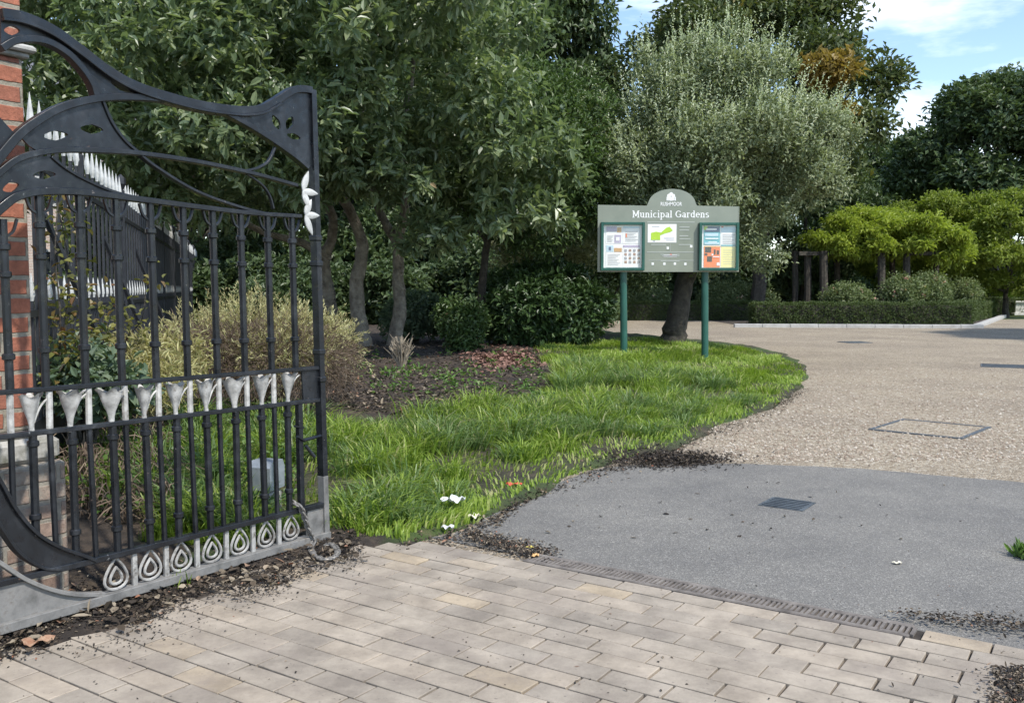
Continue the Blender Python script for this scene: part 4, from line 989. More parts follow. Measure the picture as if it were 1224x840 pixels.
# --- background tree library: three builds, each copied
def bg_tree(name, base, k, spread, rad, n, per, Ln, W, m, label, trunk_h, tr, squash=.8, shell=.3, jit=.16):
    root = empty(name, (0, 0, 0), 0, label, 'tree')
    lob_ = lumps(base, k, spread, rad, squash); b_ = np.asarray(base, float)
    P, D = crown_pts(lob_, n, shell); rosette_foliage('crown', M[m], P, D, per, Ln, W, root, jit, False, .2, .2, 1.0, .2)
    paths = [([(0, 0, -.3), (.05, 0, trunk_h*.5), (.1, .05, trunk_h), (0, .1, b_[2]+b_[5]*.4)], tr, tr*.3)]
    for l in lob_[:9]:
        z = trunk_h*(.65+.5*rng.random()); paths.append(([(.05, .02, z), (l[0]*.45, l[1]*.45, z+(l[2]-z)*.6), (l[0]*.9, l[1]*.9, l[2])], tr*.4, tr*.08))
    tree_wood('trunk', paths, M['bark_dark'], root, 7)
    return root
def put(src, x, y, s, rz, label, group='trees standing beyond the gardens', z=-.03, sz=None, m=None, first=False):
    o = src if first else copy_tree(src)
    o.location = (x, y, z); o.scale = (s, s, sz or s); o.rotation_euler = (0, 0, rz); o['label'] = label; o['group'] = group
    if m:
        for ch in o.children:
            if ch.name.startswith('crown'):
                ch.data = ch.data.copy(); ch.data.materials.clear(); ch.data.materials.append(M[m])
    return o
# dark spreading tree of radius about 6, height 14
tA = bg_tree('dark_tree', (0, 0, 8.2, 5.2, 5.2, 4.6), 70, .88, .22, 8000, 8, .32, .17, 'dark', 'x', 4.0, .38)
tB = bg_tree('autumn_tree', (0, 0, 9.5, 5.6, 5.6, 5.0), 64, .9, .19, 4300, 9, .30, .15, 'autumn', 'x', 4.5, .40, .65, .35, .22)
tC = bg_tree('leafy_tree', (0, 0, 4.2, 3.4, 3.4, 3.4), 70, .92, .19, 3400, 9, .22, .10, 'mid', 'x', 1.8, .22, .42, .4, .12)
def bgx(x, Y): return at(x, 300, Y).x
put(tA, bgx(612, 42), 42, .95, .3, 'tall dark tree rising between the glossy evergreen and the silver tree', first=True, sz=1.22)
tb0 = put(tB, bgx(908, 38), 38, .95, 1.1, 'tall olive brown tree rising directly behind the silver tree', first=True)
put(tA, bgx(1190, 50), 50, 1.1, 2.2, 'broad dark tree on the right skyline above the lime green trees', sz=.98)
put(tA, bgx(1345, 54), 54, 1.05, 4.2, 'dark tree at the right edge of the skyline')
put(tA, bgx(1050, 62), 62, .85, 5.2, 'dark tree far behind, between the olive brown tree and the broad dark tree')
put(tC, bgx(520, 36), 36, 1.1, .5, 'dark round tree closing the shady gap behind the evergreen stems', m='dark', first=True)
put(tC, bgx(400, 34), 34, 1.2, 2.5, 'dark round tree hidden behind the glossy evergreen', m='dark')
put(tC, bgx(640, 38), 38, 1.05, 3.7, 'dark round tree behind the glossy round bush', m='dark')
put(tC, bgx(740, 44), 44, 1.2, 5.0, 'dark round tree behind the left edge of the notice board', m='dark')
put(tC, bgx(840, 50), 50, 1.25, 1.9, 'round tree far behind the leaning trunk', m='dark')
put(tC, bgx(960, 50), 50, 1.2, 4.1, 'round tree far behind the low climber canopy', m='dark')
put(tA, bgx(280, 40), 40, 1.0, 1.3, 'tall dark tree behind the left part of the glossy evergreen')
put(tA, bgx(480, 48), 48, 1.05, 5.6, 'tall dark tree behind the middle of the glossy evergreen')
put(tC, bgx(215, 28), 28, 1.1, .9, 'round tree beyond the end of the railings', m='dark')
def rust_clumps(root, pts):
    bpy.context.view_layer.update(); inv = root.matrix_world.inverted(); lb = []
    for (x, y, Y, r) in pts: q = inv @ at(x, y, Y); lb.append([q.x, q.y, q.z, r*1.4, r, r*.5])
    P, D = crown_pts(lb, 340, .5); rosette_foliage('turning_leaves', M['rust'], P, D, 8, .28, .15, root, .12, False)
rust_clumps(tb0, ((990, 82, 32.6, .9), (1003, 135, 33.2, .5)))
# trees on the right, outside the frame, that throw the shade over the gravel
put(tB, 20.5, 20.5, .8, 2.0, 'olive brown tree to the right of the gravel', m='mid')
# lime green trees on the right
put(tC, bgx(1120, 43), 43, .78, 1.2, 'lime green leafy tree between the low climber canopy and the right edge', group='lime green trees behind the rose bed', m='olive', sz=.80)
put(tC, bgx(1205, 42), 42, .80, 3.3, 'lime green leafy tree cut by the right edge of the photo', group='lime green trees behind the rose bed', m='olive', sz=.82)
put(tC, bgx(1072, 46), 46, .62, 3.9, 'lime green leafy tree just behind the low climber canopy', group='lime green trees behind the rose bed', m='olive', sz=.76)

# --- climber on a low pergola
def px_w(px, Y): return px*Y/FPX
PY = 39.0
pc = at(1065, 345, PY)
pg = empty('climber_pergola', (pc.x, PY, -.02), 0, 'wide flat topped lime green climber spread over dark posts behind the rose bed', 'pergola')
lob = []
for a in ((988, 292, 38.5, .9, .42), (1012, 278, 38.6, 1.1, .5), (1048, 270, 38.4, 1.2, .5), (1085, 271, 38.4, 1.2, .5), (1120, 284, 38.6, 1.1, .5), (1146, 299, 38.8, .7, .38), (1035, 298, 38, 1.1, .3), (1095, 299, 38, 1.1, .3), (1060, 270, 40, 1.8, .6), (1015, 298, 40.2, 1.5, .5), (1110, 298, 40.2, 1.4, .5), (1138, 308, 38.4, .6, .25)): LB(*a)
lob = clumps(lob, 7, .42, .32, .95, .3)
P, D = crown_pts(lob, 4600, .35, uneven=.4); rosette_foliage('foliage', M['lime'], P-np.array(pg.location[:]), D, 8, .2, .075, pg, .10, False, .2, .45, 1.1, .0)
for x, Y, r_ in ((950, 39, .13), (965, 38.6, .15), (984, 38.2, .17), (1053, 38, .16), (1083, 38.2, .15), (1000, 40.6, .13), (1066, 40.6, .13), (1118, 40, .14)):
    a = at(x, 340, Y)-pg.location; top = at(x, 300, Y).z+.02; mb = MB(); mb.tube(catmull([(a.x-.04, a.y, -.05), (a.x+.03, a.y, 1.0), (a.x-.02, a.y, top)], 4), [r_*1.15]+[r_]*8, 8); mb.build('post', M['bark_dark'], pg, True)
mb = MB()
for Y, x0, x1 in ((38.3, 955, 1140), (40.4, 975, 1130)):
    a, b_ = at(x0, 303, Y)-pg.location, at(x1, 303, Y)-pg.location; mb.box((a.x, a.y-.06, a.z-.08), (b_.x, a.y+.06, a.z+.08))
mb.build('beam', M['bark_dark'], pg)

# ================================================================== SHRUBS
def shrub(name, x, Y, lobs_px, n, per, Ln, W, m, label, cat='shrub', group=None, six=True, stems=6, shell=.3, jit=.05, part='foliage', zbase=None, extra=None, up=.25, spread=1.0, stem_m='bark_dark', droop=.2, fold=.22):
    p = at(x, 400, Y); z = zg(p.x, Y)-.02 if zbase is None else zbase
    root = empty(name, (p.x, Y, z), 0, label, cat, group)
    lb = []
    for (px_, py_, yy, rx, rz) in lobs_px: q = at(px_, py_, yy); lb.append([q.x, q.y, q.z, rx, rx, rz])
    P, D = crown_pts(lb, n, shell, zmin=z+.02); P = P-np.array(root.location[:])
    rosette_foliage(part, M[m], P, D, per, Ln, W, root, jit, six, fold, droop, spread, up)
    paths = []
    for i in range(stems):
        l = lb[i % len(lb)]; q = Vector(l[:3])-root.location
        paths.append(([(random.uniform(-.06, .06), random.uniform(-.06, .06), -.05), (q.x*.4, q.y*.4, q.z*.5), (q.x, q.y, q.z)], .03 if Ln > .06 else .018, .008))
    tree_wood('stems', paths, M[stem_m], root, 6)
    return root, P, D
# glossy round bush left of the board
shrub('glossy_bush', 650, 17.0, [(640, 365, 16.6, .85, .5), (600, 380, 16.8, .55, .4), (690, 368, 16.8, .6, .5), (650, 345, 17.2, .9, .5), (615, 352, 17.2, .6, .45), (625, 390, 16.5, .6, .3), (680, 392, 16.6, .55, .28)], 2600, 8, .12, .055, 'glossy', 'rounded glossy dark green bush beside the left post of the notice board', jit=.04)
r_, P, D = shrub('flowering_bush', 552, 15.6, [(552, 388, 15.5, .36, .32), (540, 375, 15.7, .26, .22), (566, 380, 15.6, .24, .24), (554, 405, 15.4, .3, .2)], 900, 6, .075, .045, 'mid', 'small loose bush with a few red flowers at the slender tree foot')
for q in P[rng.random(len(P)) < .03]: leaf_mesh('flower', M['redlitter'], q[None]+rng.normal(size=(5, 3))*.006, rdir(5), rdir(5), .035, .03, r_)
shrub('grey_leaf_bush', 497, 17.6, [(495, 375, 17.5, .45, .36), (480, 385, 17.4, .35, .3), (515, 378, 17.7, .35, .3)], 900, 7, .11, .06, 'greygreen', 'low grey green broad leaved bush under the pale evergreen stems')
shrub('variegated_holly', 640, 19.5, [(625, 290, 19.5, .7, .7), (670, 300, 19.6, .8, .7), (640, 260, 19.8, .6, .6), (690, 270, 19.8, .6, .7)], 1700, 7, .09, .05, 'cream', 'cream variegated bush rising behind the glossy round bush')
shrub('leafy_bush', 715, 21, [(715, 300, 21, .8, .9), (760, 310, 21.5, .9, .8), (700, 340, 20.5, .6, .6)], 1500, 7, .09, .05, 'dark', 'dark bush directly behind the left end of the notice board')
# golden conifer behind the gate, brown and dead below
def conifer():
    p = at(310, 420, 7.8); z = zg(p.x, 7.8)-.02
    root = empty('golden_conifer', (p.x, 7.8, z), 0, 'straggly golden conifer shrub with dead brown underside behind the gate', 'shrub')
    lb = []
    for (x, y, Y, rx, rz) in ((250, 405, 7.9, .30, .2), (300, 392, 7.8, .34, .22), (350, 400, 7.8, .32, .2), (380, 405, 8.1, .27, .19), (402, 414, 8.5, .18, .14), (222, 418, 7.7, .22, .16), (330, 420, 7.5, .36, .16)): q = at(x, y, Y); lb.append([q.x, q.y, q.z, rx, rx, rz])
    P, D = crown_pts(lb, 1700, .5, uneven=.5); P -= np.array(root.location[:])
    # feathery sprays: thin needles along arching twigs
    def sprays(nm, m, P, D, per, ln0, Ln, W, up):
        n = len(P); d = unit(D*.7+np.array([0, 0, up])+rdir(n)*.6); t_ = np.tile(np.linspace(0, 1, per), n); ln = np.repeat(ln0*(.6+.8*rng.random(n)), per)
        PP = np.repeat(P, per, 0)+np.repeat(d, per, 0)*(t_*ln)[:, None]; PP[:, 2] -= (t_**2)*ln*.25
        ax = unit(np.repeat(d, per, 0)*1.0+rdir(n*per)*.75)
        leaf_mesh(nm, m, PP, ax, rdir(n*per), Ln*(.6+.8*rng.random(n*per)), W, root, np.repeat(rng.random(n), per)*.6+rng.random(n*per)*.4, .1, .1, False)
    sprays('foliage', M['conifer'], P, D, 14, .17, .035, .009, .55)
    lb2 = []
    for (x, y, Y, rx, rz) in ((240, 425, 7.5, .35, .2), (300, 425, 7.4, .4, .22), (350, 425, 7.5, .35, .22), (385, 424, 7.9, .26, .18), (400, 432, 8.2, .16, .12)): q = at(x, y, Y); lb2.append([q.x, q.y, q.z, rx, rx, rz])
    P, D = crown_pts(lb2, 1500, .5, zmin=z+.03); P -= np.array(root.location[:]); sprays('dead_twigs', M['deadtwig'], P, D, 10, .2, .06, .006, -.1)
    tree_wood('stems', [([(random.uniform(-.2, .2), random.uniform(-.1, .1), -.05), (random.uniform(-.4, .4), random.uniform(-.2, .2), .35), tuple(Vector(l[:3])-root.location)], .025, .008) for l in lb+lb2], M['bark'], root, 6)
conifer()
# cut back pale twiggy stump
def twigs(name, px, py, Y, n, h, spread, label, m='deadtwig', r0=.012, cat='shrub'):
    p = at(px, py, Y); z = zg(p.x, Y); root = empty(name, (p.x, Y, z-.01), 0, label, cat); mb = MB()
    for i in range(n):
        a = random.uniform(0, 6.28); s = random.uniform(.2, 1)*spread; hh = h*random.uniform(.6, 1.05)
        pts = [(math.cos(a)*.04*s, math.sin(a)*.04*s, 0), (math.cos(a)*s*.4+random.uniform(-.02, .02), math.sin(a)*s*.4, hh*.5), (math.cos(a)*s+random.uniform(-.03, .03), math.sin(a)*s, hh)]
        mb.tube(catmull(pts, 4), [r0*(1-.06*k) for k in range(9)], 5, random.random())
        for q in range(3):
            b_ = Vector(catmull(pts, 4)[4+q]); mb.tube([b_, b_+Vector((random.uniform(-.08, .08), random.uniform(-.08, .08), random.uniform(.05, .12)))*(h/.35)], [r0*.5, r0*.25], 4, random.random())
    mb.build('twigs', M[m], root); return root
M['pale_twig'] = noise_mat('pale_twig', [(.17, .14, .10), (.32, .27, .2)], 12, .8, .3, 40)
twigs('cut_back_shrub', 480, 428, 11.6, 34, .42, .16, 'pale cut back twiggy stump in front of the evergreen stems', 'pale_twig')
twigs('bare_sapling', 413, 452, 9.8, 3, .5, .08, 'thin bare pale sapling on the soil right of the gate', 'pale_twig', .008, 'sapling')
# dead brown undergrowth behind the gate
def undergrowth():
    n = 700; mb = MB()
    for i in range(n):
        x, y = random.uniform(85, 200), random.uniform(515, 640); p = ground(x, y, .05); Y = p.y*1.0; z = max(zg(p.x, Y), -.02)
        h = random.uniform(.05, .32)*(1-.5*(y-515)/125); a = random.uniform(0, 6.28); s = random.uniform(.05, .25)
        pts = [(p.x, Y, z), (p.x+math.cos(a)*s*.4, Y+math.sin(a)*s*.4, z+h), (p.x+math.cos(a)*s, Y+math.sin(a)*s, z+h*random.uniform(.2, .9))]
        mb.tube(catmull(pts, 3), .0035, 3, random.random())
    tag(mb.build('undergrowth', M['deadtwig']), 'tangle of dead brown stems on the dark soil behind the gate', 'undergrowth', None, 'stuff')
undergrowth()
# weeds behind the gate and along the bed
def weeds(name, X, Y, per, Ln, W, m, label, kind='stuff', cat='weeds', hmax=.12):
    Z = hgt(X, Y); P = np.stack([X, Y, Z], 1); n = len(P); d = unit(np.array([0, 0, .8])+rdir(n*per)); hh = rng.random(n*per)*hmax
    PP = np.repeat(P, per, 0)+rng.normal(size=(n*per, 3))*np.array([.05, .05, 0]); PP[:, 2] = hgt(PP[:, 0], PP[:, 1])+hh
    d[:, 2] *= .5
    o = leaf_mesh(name, M[m], PP, d, unit(np.array([0, 0, 1.2])+rdir(n*per)*.5), Ln*(.6+.8*rng.random(n*per)), W, None, None, .2, .2, True)
    return tag(o, label, cat, None, kind)
n = 260; q = [ground(random.uniform(90, 350), random.uniform(505, 640)-.1*k_, .05) for k_ in range(n)]
weeds('weeds', np.array([p.x for p in q]), np.array([p.y for p in q]), 12, .045, .03, 'weed', 'small green weeds sprouting on dark soil behind the gate')
n = 120; q = [ground(random.uniform(430, 660), random.uniform(430, 480), .18) for _ in range(n)]
weeds('weeds', np.array([p.x for p in q]), np.array([p.y for p in q]), 8, .05, .03, 'weed', 'sparse green weeds on the bare soil bed', hmax=.08)
# climber with sparse leaves beside the pier
def climber(name, stems, label, n_leaf=16, m='climber'):
    p = at(*stems[0][0]); z = zg(p.x, p.y); root = empty(name, (p.x, p.y, z), 0, label, 'climber'); mb = MB(); P, Dr = [], []
    for st in stems:
        c = catmull([at(*s)-root.location for s in st], 8); mb.tube(c, [.007-.004*i/len(c) for i in range(len(c))], 5)
        for _ in range(n_leaf*len(st)):
            q = random.choice(c); P.append(q+Vector((random.gauss(0, .07), random.gauss(0, .07), random.gauss(0, .04)))); Dr.append((random.gauss(0, 1), random.gauss(0, 1), random.gauss(-.1, .5)))
    mb.build('stems', M['bark_dark'], root, True)
    leaf_mesh('foliage', M[m], np.array([q[:] for q in P]), np.array(Dr), unit(np.array([0, 0, 1.0])+rdir(len(P))*.6), .055, .034, root)
climber('rambling_rose', [[(70, 470, 5.4), (72, 380, 5.4), (66, 300, 5.4), (72, 215, 5.5)], [(85, 480, 5.5), (78, 400, 5.5), (82, 320, 5.5), (70, 250, 5.5)], [(120, 470, 5.8), (118, 420, 5.8), (126, 370, 5.8)], [(60, 460, 5.3), (85, 420, 5.4), (100, 385, 5.4)]], 'sparse rambling climber with bronze leaves beside the brick pier', 26)
climber('trailing_climber', [[(160, 460, 6.5), (150, 410, 6.5), (170, 380, 6.5), (175, 330, 6.5)], [(112, 430, 6.2), (128, 390, 6.2), (115, 350, 6.2)]], 'thin trailing climber on the black railings behind the gate', 18)
shrub('straw_grass_clump', 140, 6.6, [(110, 445, 6.4, .22, .14), (150, 440, 6.6, .3, .2), (200, 430, 6.8, .3, .2), (185, 455, 6.3, .25, .14), (90, 450, 6.2, .2, .12)], 900, 6, .075, .012, 'conifer', 'pale straw coloured undershrub at the foot of the railings', six=False, spread=1.1)
shrub('blue_green_groundcover', 95, 5.6, [(80, 455, 5.5, .2, .1), (110, 460, 5.6, .22, .1), (95, 440, 5.7, .2, .12), (140, 465, 5.7, .2, .09)], 380, 6, .07, .04, 'greygreen', 'low blue green leafy plant beside the pier plinth', cat='plant', stems=4)

# belt of dark bushes closing the view under the trees
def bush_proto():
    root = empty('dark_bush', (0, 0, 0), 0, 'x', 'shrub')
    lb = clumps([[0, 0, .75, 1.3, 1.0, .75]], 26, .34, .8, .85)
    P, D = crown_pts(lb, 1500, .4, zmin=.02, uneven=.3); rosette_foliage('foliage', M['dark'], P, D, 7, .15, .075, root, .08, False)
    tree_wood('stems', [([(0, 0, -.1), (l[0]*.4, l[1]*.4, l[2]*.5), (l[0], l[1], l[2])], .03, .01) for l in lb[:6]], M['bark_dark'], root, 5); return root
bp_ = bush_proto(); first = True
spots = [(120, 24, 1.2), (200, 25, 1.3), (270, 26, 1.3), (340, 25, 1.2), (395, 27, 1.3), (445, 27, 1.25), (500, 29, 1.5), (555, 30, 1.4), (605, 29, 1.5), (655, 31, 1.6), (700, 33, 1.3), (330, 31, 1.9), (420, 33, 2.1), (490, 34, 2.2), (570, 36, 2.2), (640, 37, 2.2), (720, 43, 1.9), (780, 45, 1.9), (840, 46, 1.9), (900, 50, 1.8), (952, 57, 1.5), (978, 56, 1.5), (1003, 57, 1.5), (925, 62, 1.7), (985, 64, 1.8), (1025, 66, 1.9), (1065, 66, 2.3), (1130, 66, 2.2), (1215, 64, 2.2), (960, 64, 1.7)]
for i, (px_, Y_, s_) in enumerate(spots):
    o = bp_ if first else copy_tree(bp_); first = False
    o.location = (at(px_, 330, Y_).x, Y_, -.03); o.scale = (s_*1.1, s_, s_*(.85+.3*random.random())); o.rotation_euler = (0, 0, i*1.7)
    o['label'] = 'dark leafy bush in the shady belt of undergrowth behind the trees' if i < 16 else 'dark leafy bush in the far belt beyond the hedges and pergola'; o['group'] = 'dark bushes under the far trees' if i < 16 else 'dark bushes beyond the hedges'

# ================================================================== HEDGES, ROSES, KERB
def hedge(name, c0, c1, c2, hgt_, label, z=0.0, closed_front=True, Ln=.055, dens=520):
    """c0 -> c1 is the long side, c1 -> c2 the depth (plan corners)"""
    a, b_, c_ = Vector(c0), Vector(c1), Vector(c2); u = (b_-a); v = (c_-b_); lu, lv = u.length, v.length; u.normalize(); v.normalize()
    root = empty(name, ((a.x+b_.x)/2, (a.y+b_.y)/2, z), math.atan2(u.y, u.x), label, 'hedge')
    ux, vx = np.array([1.0, 0, 0]), np.array([0, 1.0, 0])
    faces = [(lu*hgt_, 'f'), (lu*hgt_, 'b'), (lu*lv, 't'), (lv*hgt_, 'l'), (lv*hgt_, 'r')]; P, Dd = [], []
    for ar, kd in faces:
        n = int(ar*dens); s, t_ = rng.random(n), rng.random(n); jit = rng.normal(size=n)*.018
        wv = .025*np.sin(s*lu*3+1)+.02*np.sin(s*lu*7.3+t_*5)
        if kd == 'f': p = np.stack([(s-.5)*lu, wv+jit, t_*hgt_], 1); d = np.array([0, -1, 0])
        elif kd == 'b': p = np.stack([(s-.5)*lu, lv+wv+jit, t_*hgt_], 1); d = np.array([0, 1, 0])
        elif kd == 't': p = np.stack([(s-.5)*lu, t_*lv, hgt_+wv*.6+jit], 1); d = np.array([0, 0, 1])
        elif kd == 'l': p = np.stack([-lu/2+wv+jit, s*lv, t_*hgt_], 1); d = np.array([-1, 0, 0])
        else: p = np.stack([lu/2+wv+jit, s*lv, t_*hgt_], 1); d = np.array([1, 0, 0])
        P.append(p); Dd.append(np.tile(d, (n, 1)).astype(float))
    P, Dd = np.concatenate(P), np.concatenate(Dd)
    rosette_foliage('foliage', M['box'], P, Dd, 4, Ln, Ln*.55, root, .025, False, .2, .1, .9, .2)
    mb = MB(); mb.box((-lu/2+.05, .05, .0), (lu/2-.05, lv-.05, hgt_-.05)); mb.build('twig_core', M['bark_dark'], root)
    return root
HY = ground(900, 388).y
A0, A1 = ground(902, 388).to_2d(), ground(1163, 388).to_2d()
hedge('box_hedge', A0, A1, A1+Vector((0, .75)), .74, 'long clipped box hedge along the near side of the rose bed')
B0 = ground(1163, 388).to_2d()+Vector((0, .78)); B1 = at(1190, 366, HY+9).to_2d()
dv = (B1-B0).normalized(); hedge('box_hedge', B0+Vector((0, 0)), B1, B1+Vector((-dv.y, dv.x))*.8, .74, 'clipped box hedge running back along the right side of the rose bed')
C0, C1 = at(700, 380, 37.5).to_2d(), at(930, 380, 37.5).to_2d()
hedge('box_hedge', C0, C1, C1+Vector((0, .7)), .72, 'low clipped box hedge crossing behind the leaning trunk', z=-.01)
D0, D1 = at(1186, 370, 45).to_2d(), at(1300, 370, 45).to_2d()
hedge('box_hedge', D0, D1, D1+Vector((0, .7)), .8, 'short clipped box hedge beyond the stone pedestal')
# kerb of the bed
mb = MB(); k0, k1, k2 = ground(878, 391.5), ground(1176, 392.5), ground(1206, 378)
def bar(mb, a, b_, w, h):
    d_ = (b_-a).to_2d().normalized(); n_ = Vector((-d_.y, d_.x)); ln = (b_-a).to_2d().length
    Mx = Matrix.Translation((a.x, a.y, 0)) @ Matrix.Rotation(math.atan2(d_.y, d_.x), 4, 'Z')
    s = 0; st = .915
    while s < ln-.05:
        e = min(s+st-.008, ln); mb.box((s, 0, -.02), (e, w, h+random.uniform(-.004, .004)), Mx, bev=.012); s += st
bar(mb, k0, k1, .22, .12); bar(mb, k1+Vector((.0, .24, 0)), k2, .22, .12)
o = mb.build('kerb', M['kerb']); tag(o, 'pale stone kerb edging the rose bed beside the gravel', 'kerb', None, 'structure')
# soil in the bed
sheet('bed_soil', [(k0.x+.6, k0.y+.2), (k1.x, k1.y+.2), (k2.x-.1, k2.y), (k2.x-.1, k2.y+8), (k0.x+.6, k2.y+8)], .012, M['joint'])
# rose bushes
def rose(px, py, Y, w, h, label, m='rose', fl=.05):
    r_, P, D = shrub('rose_bush', px, Y, [(px, py, Y, w, h), (px-w*18, py+6, Y+.2, w*.7, h*.7), (px+w*17, py+5, Y-.1, w*.75, h*.75), (px+w*6, py+10, Y-.3, w*.8, h*.7)], 1100, 6, .10, .055, m, label, 'rose bush', 'rose bushes in the gardens', False, 5, zbase=0, shell=.5, jit=.09)
    k = (rng.random(len(P)) < fl) & (D[:, 2] > -.1)
    if k.sum(): n = k.sum(); leaf_mesh('blossom', M['petal'], np.repeat(P[k], 4, 0)+rng.normal(size=(4*n, 3))*.03, rdir(4*n), rdir(4*n), .10, .09, r_, six=False)
rose(1012, 352, 35.2, .8, .42, 'pale rose bush at the left end of the near rose bed', fl=.02)
rose(1080, 346, 35.0, .75, .52, 'rose bush with pink blooms in the middle of the near rose bed')
rose(1112, 344, 35.4, .65, .58, 'rose bush with pink blooms right of centre in the rose bed')
rose(1150, 346, 39.5, .6, .42, 'rose bush beside the hedge running back on the right')
rose(1196, 338, 50, .9, .6, 'yellowish rose bush behind the far end of the right hedge', 'olive')
rose(1228, 338, 50, .9, .7, 'rose bush behind the stone pedestal', 'rose')
for x, y, lab in ((735, 352, 'greyish rose bush behind the left post of the notice board'), (772, 354, 'greyish rose bush between the notice board posts'), (865, 352, 'greyish rose bush just right of the notice board post'), (895, 354, 'greyish rose bush behind the near end of the long hedge')): rose(x, y, 39, .9, .55, lab, 'rose', .01)
# lawn strip visible beyond the pergola
sheet('lawn', [(6, 46), (40, 46), (40, 75), (0, 75), (-6, 60)], .006, noise_mat('lawn_green', [(.16, .27, .03), (.24, .36, .05)], 3, .9, .4, 30, world=True))
# stone pedestal on the right
pp = ground(1222, 377)
pd = empty('stone_pedestal', (pp.x+.15, pp.y+.5, 0), .1, 'pale stone pedestal with overhanging top at the right edge of the gravel', 'pedestal')
mb = MB(); mb.box((-.62, -.5, 0), (.9, .5, .13), bev=.015); mb.build('foot', M['stone'], pd)
mb = MB(); mb.box((-.48, -.36, .131), (.78, .36, .62), bev=.01); mb.build('shaft', M['stone'], pd)
mb = MB(); mb.box((-.58, -.46, .621), (.88, .46, .70), bev=.02); mb.box((-.53, -.41, .58), (.83, .41, .6205), bev=.01); mb.build('cap', M['stone'], pd)
# grey bin seen between the pergola posts
q = at(1027, 335, 41.5); lb_ = empty('litter_bin', (q.x, 41.5, 0), 0, 'small pale grey litter bin between the pergola posts', 'litter bin')
mb = MB(); mb.tube([(0, 0, 0), (0, 0, .05), (0, 0, 1.05)], [.22, .24, .27], 14); mb.build('body', M['galv'], lb_, True)
mb = MB(); mb.tube([(0, 0, 1.06), (0, 0, 1.12), (0, 0, 1.3), (0, 0, 1.38)], [.29, .3, .26, .1], 14); mb.build('lid', M['galv'], lb_, True)

# ================================================================== RAILINGS AND HOUSE ON THE LEFT
va = math.atan2(285-612, FPX); ev = Vector((math.sin(va), math.cos(va))); nv = Vector((-ev.y, ev.x))   # nv points left
FO = nv*1.12
rl = empty('iron_railings', (FO.x+ev.x*5.0, FO.y+ev.y*5.0, 0), math.atan2(ev.y, ev.x), 'tall black iron railings with white spear tips receding behind the gate', 'railings')
def spear(mb, x, z, h, w):
    mb.tube([(x, 0, z), (x, 0, z+h*.12), (x, 0, z+h*.2), (x, 0, z+h*.45), (x, 0, z+h)], [w*.7, w*.9, w*1.3, w*1.0, w*.08], 6)
PL = 2.6; ZT = 2.20; ZD = 1.18
for k in range(14):
    x0 = k*PL; mb = MB(); tips = []; n = 10
    mb.box((x0, -.014, 2.0), (x0+PL, .014, 2.04)); mb.box((x0, -.014, 1.14), (x0+PL, .014, 1.18)); mb.box((x0, -.014, .2), (x0+PL, .014, .24))
    mb.box((x0, -.016, .24), (x0+PL, .016, .55)) if k == 0 else None
    for i in range(n):
        x = x0+(i+.5)*PL/n; mb.tube([(x, 0, .1), (x, 0, ZT)], .013, 5); tips.append((x, ZT, .22, .018))
        x = x0+i*PL/n; mb.tube([(x, 0, .1), (x, 0, ZD+.05)], .011, 5); tips.append((x+.001, ZD+.05, .16, .016))
    pn = mb.build('railing_panel', M['railing'], rl)
    if k < 5:
        for q in tips: tp = MB(); spear(tp, *q); tp.build('spear_tip', M['tip_white'], pn, True)
    else:
        tp = MB()
        for q in tips: spear(tp, *q)
        tag(tp.build('spear_tips', M['tip_white'], pn, True), kind='stuff')
    mb = MB(); mb.box((x0-.03, -.03, -.05), (x0+.03, .03, 2.3), bev=.005); mb.tube([(x0, 0, 2.3), (x0, 0, 2.36), (x0, 0, 2.42), (x0, 0, 2.46)], [.02, .05, .045, .005], 8); mb.build('post', M['railing'], rl)
    if k < 3:
        mb = MB(); mb.tube([(x0+1.2, 0, 1.75), (x0+2.0, -.55, .0)], .022, 6); mb.build('stay', M['railing'], rl)
# pale brick house across the street, glimpsed through the railings
hs = empty('terraced_house', (-15.5, 21, 0), R(62), 'pale brick house glimpsed through the black railings on the left', 'house')
mb = MB(); mb.box((-9, 0, -.05), (9, 7, 6.2)); mb.build('wall', M['brick_pale'], hs)
rf = MB(); rf.add([(-9.3, -.4, 6.2), (9.3, -.4, 6.2), (9.3, 7.4, 6.2), (-9.3, 7.4, 6.2), (-9.3, 3.5, 8.8), (9.3, 3.5, 8.8)], [[0, 1, 5, 4], [2, 3, 4, 5], [1, 2, 5], [3, 0, 4], [3, 2, 1, 0]]); rf.build('roof', noise_mat('slate', [(.09, .09, .1), (.15, .15, .16)], 6, .7, .3, 20), hs)
M['house_glass'] = noise_mat('dark_window', [(.02, .025, .03), (.05, .06, .065)], 2, .1, 0)
for x in (-7, -4, -1, 2, 5):
    for z in (.9, 3.6):
        mb = MB(); mb.box((x, -.05, z), (x+.08, .02, z+1.5)); mb.box((x+1.12, -.05, z), (x+1.2, .02, z+1.5)); mb.box((x+.08, -.05, z), (x+1.12, .02, z+.08)); mb.box((x+.08, -.05, z+1.42), (x+1.12, .02, z+1.5)); mb.box((x+.08, -.045, z+.72), (x+1.12, .02, z+.78))
        w = mb.build('window', M['tip_white'], hs); mb = MB(); mb.box((x+.08, -.02, z+.08), (x+1.12, -.005, z+1.42)); mb.build('pane', M['house_glass'], w)
mb = MB(); mb.box((7, -.04, 0), (7.95, .03, 2.05), bev=.01); mb.build('door', M['navy'], hs)
# street beyond the railings
rq = [FO+ev*3.0+nv*.25, FO+ev*60+nv*.25, FO+ev*60+nv*14, FO+ev*3+nv*14]
sheet('street', [tuple(p) for p in rq], -.012, M['asphalt'])
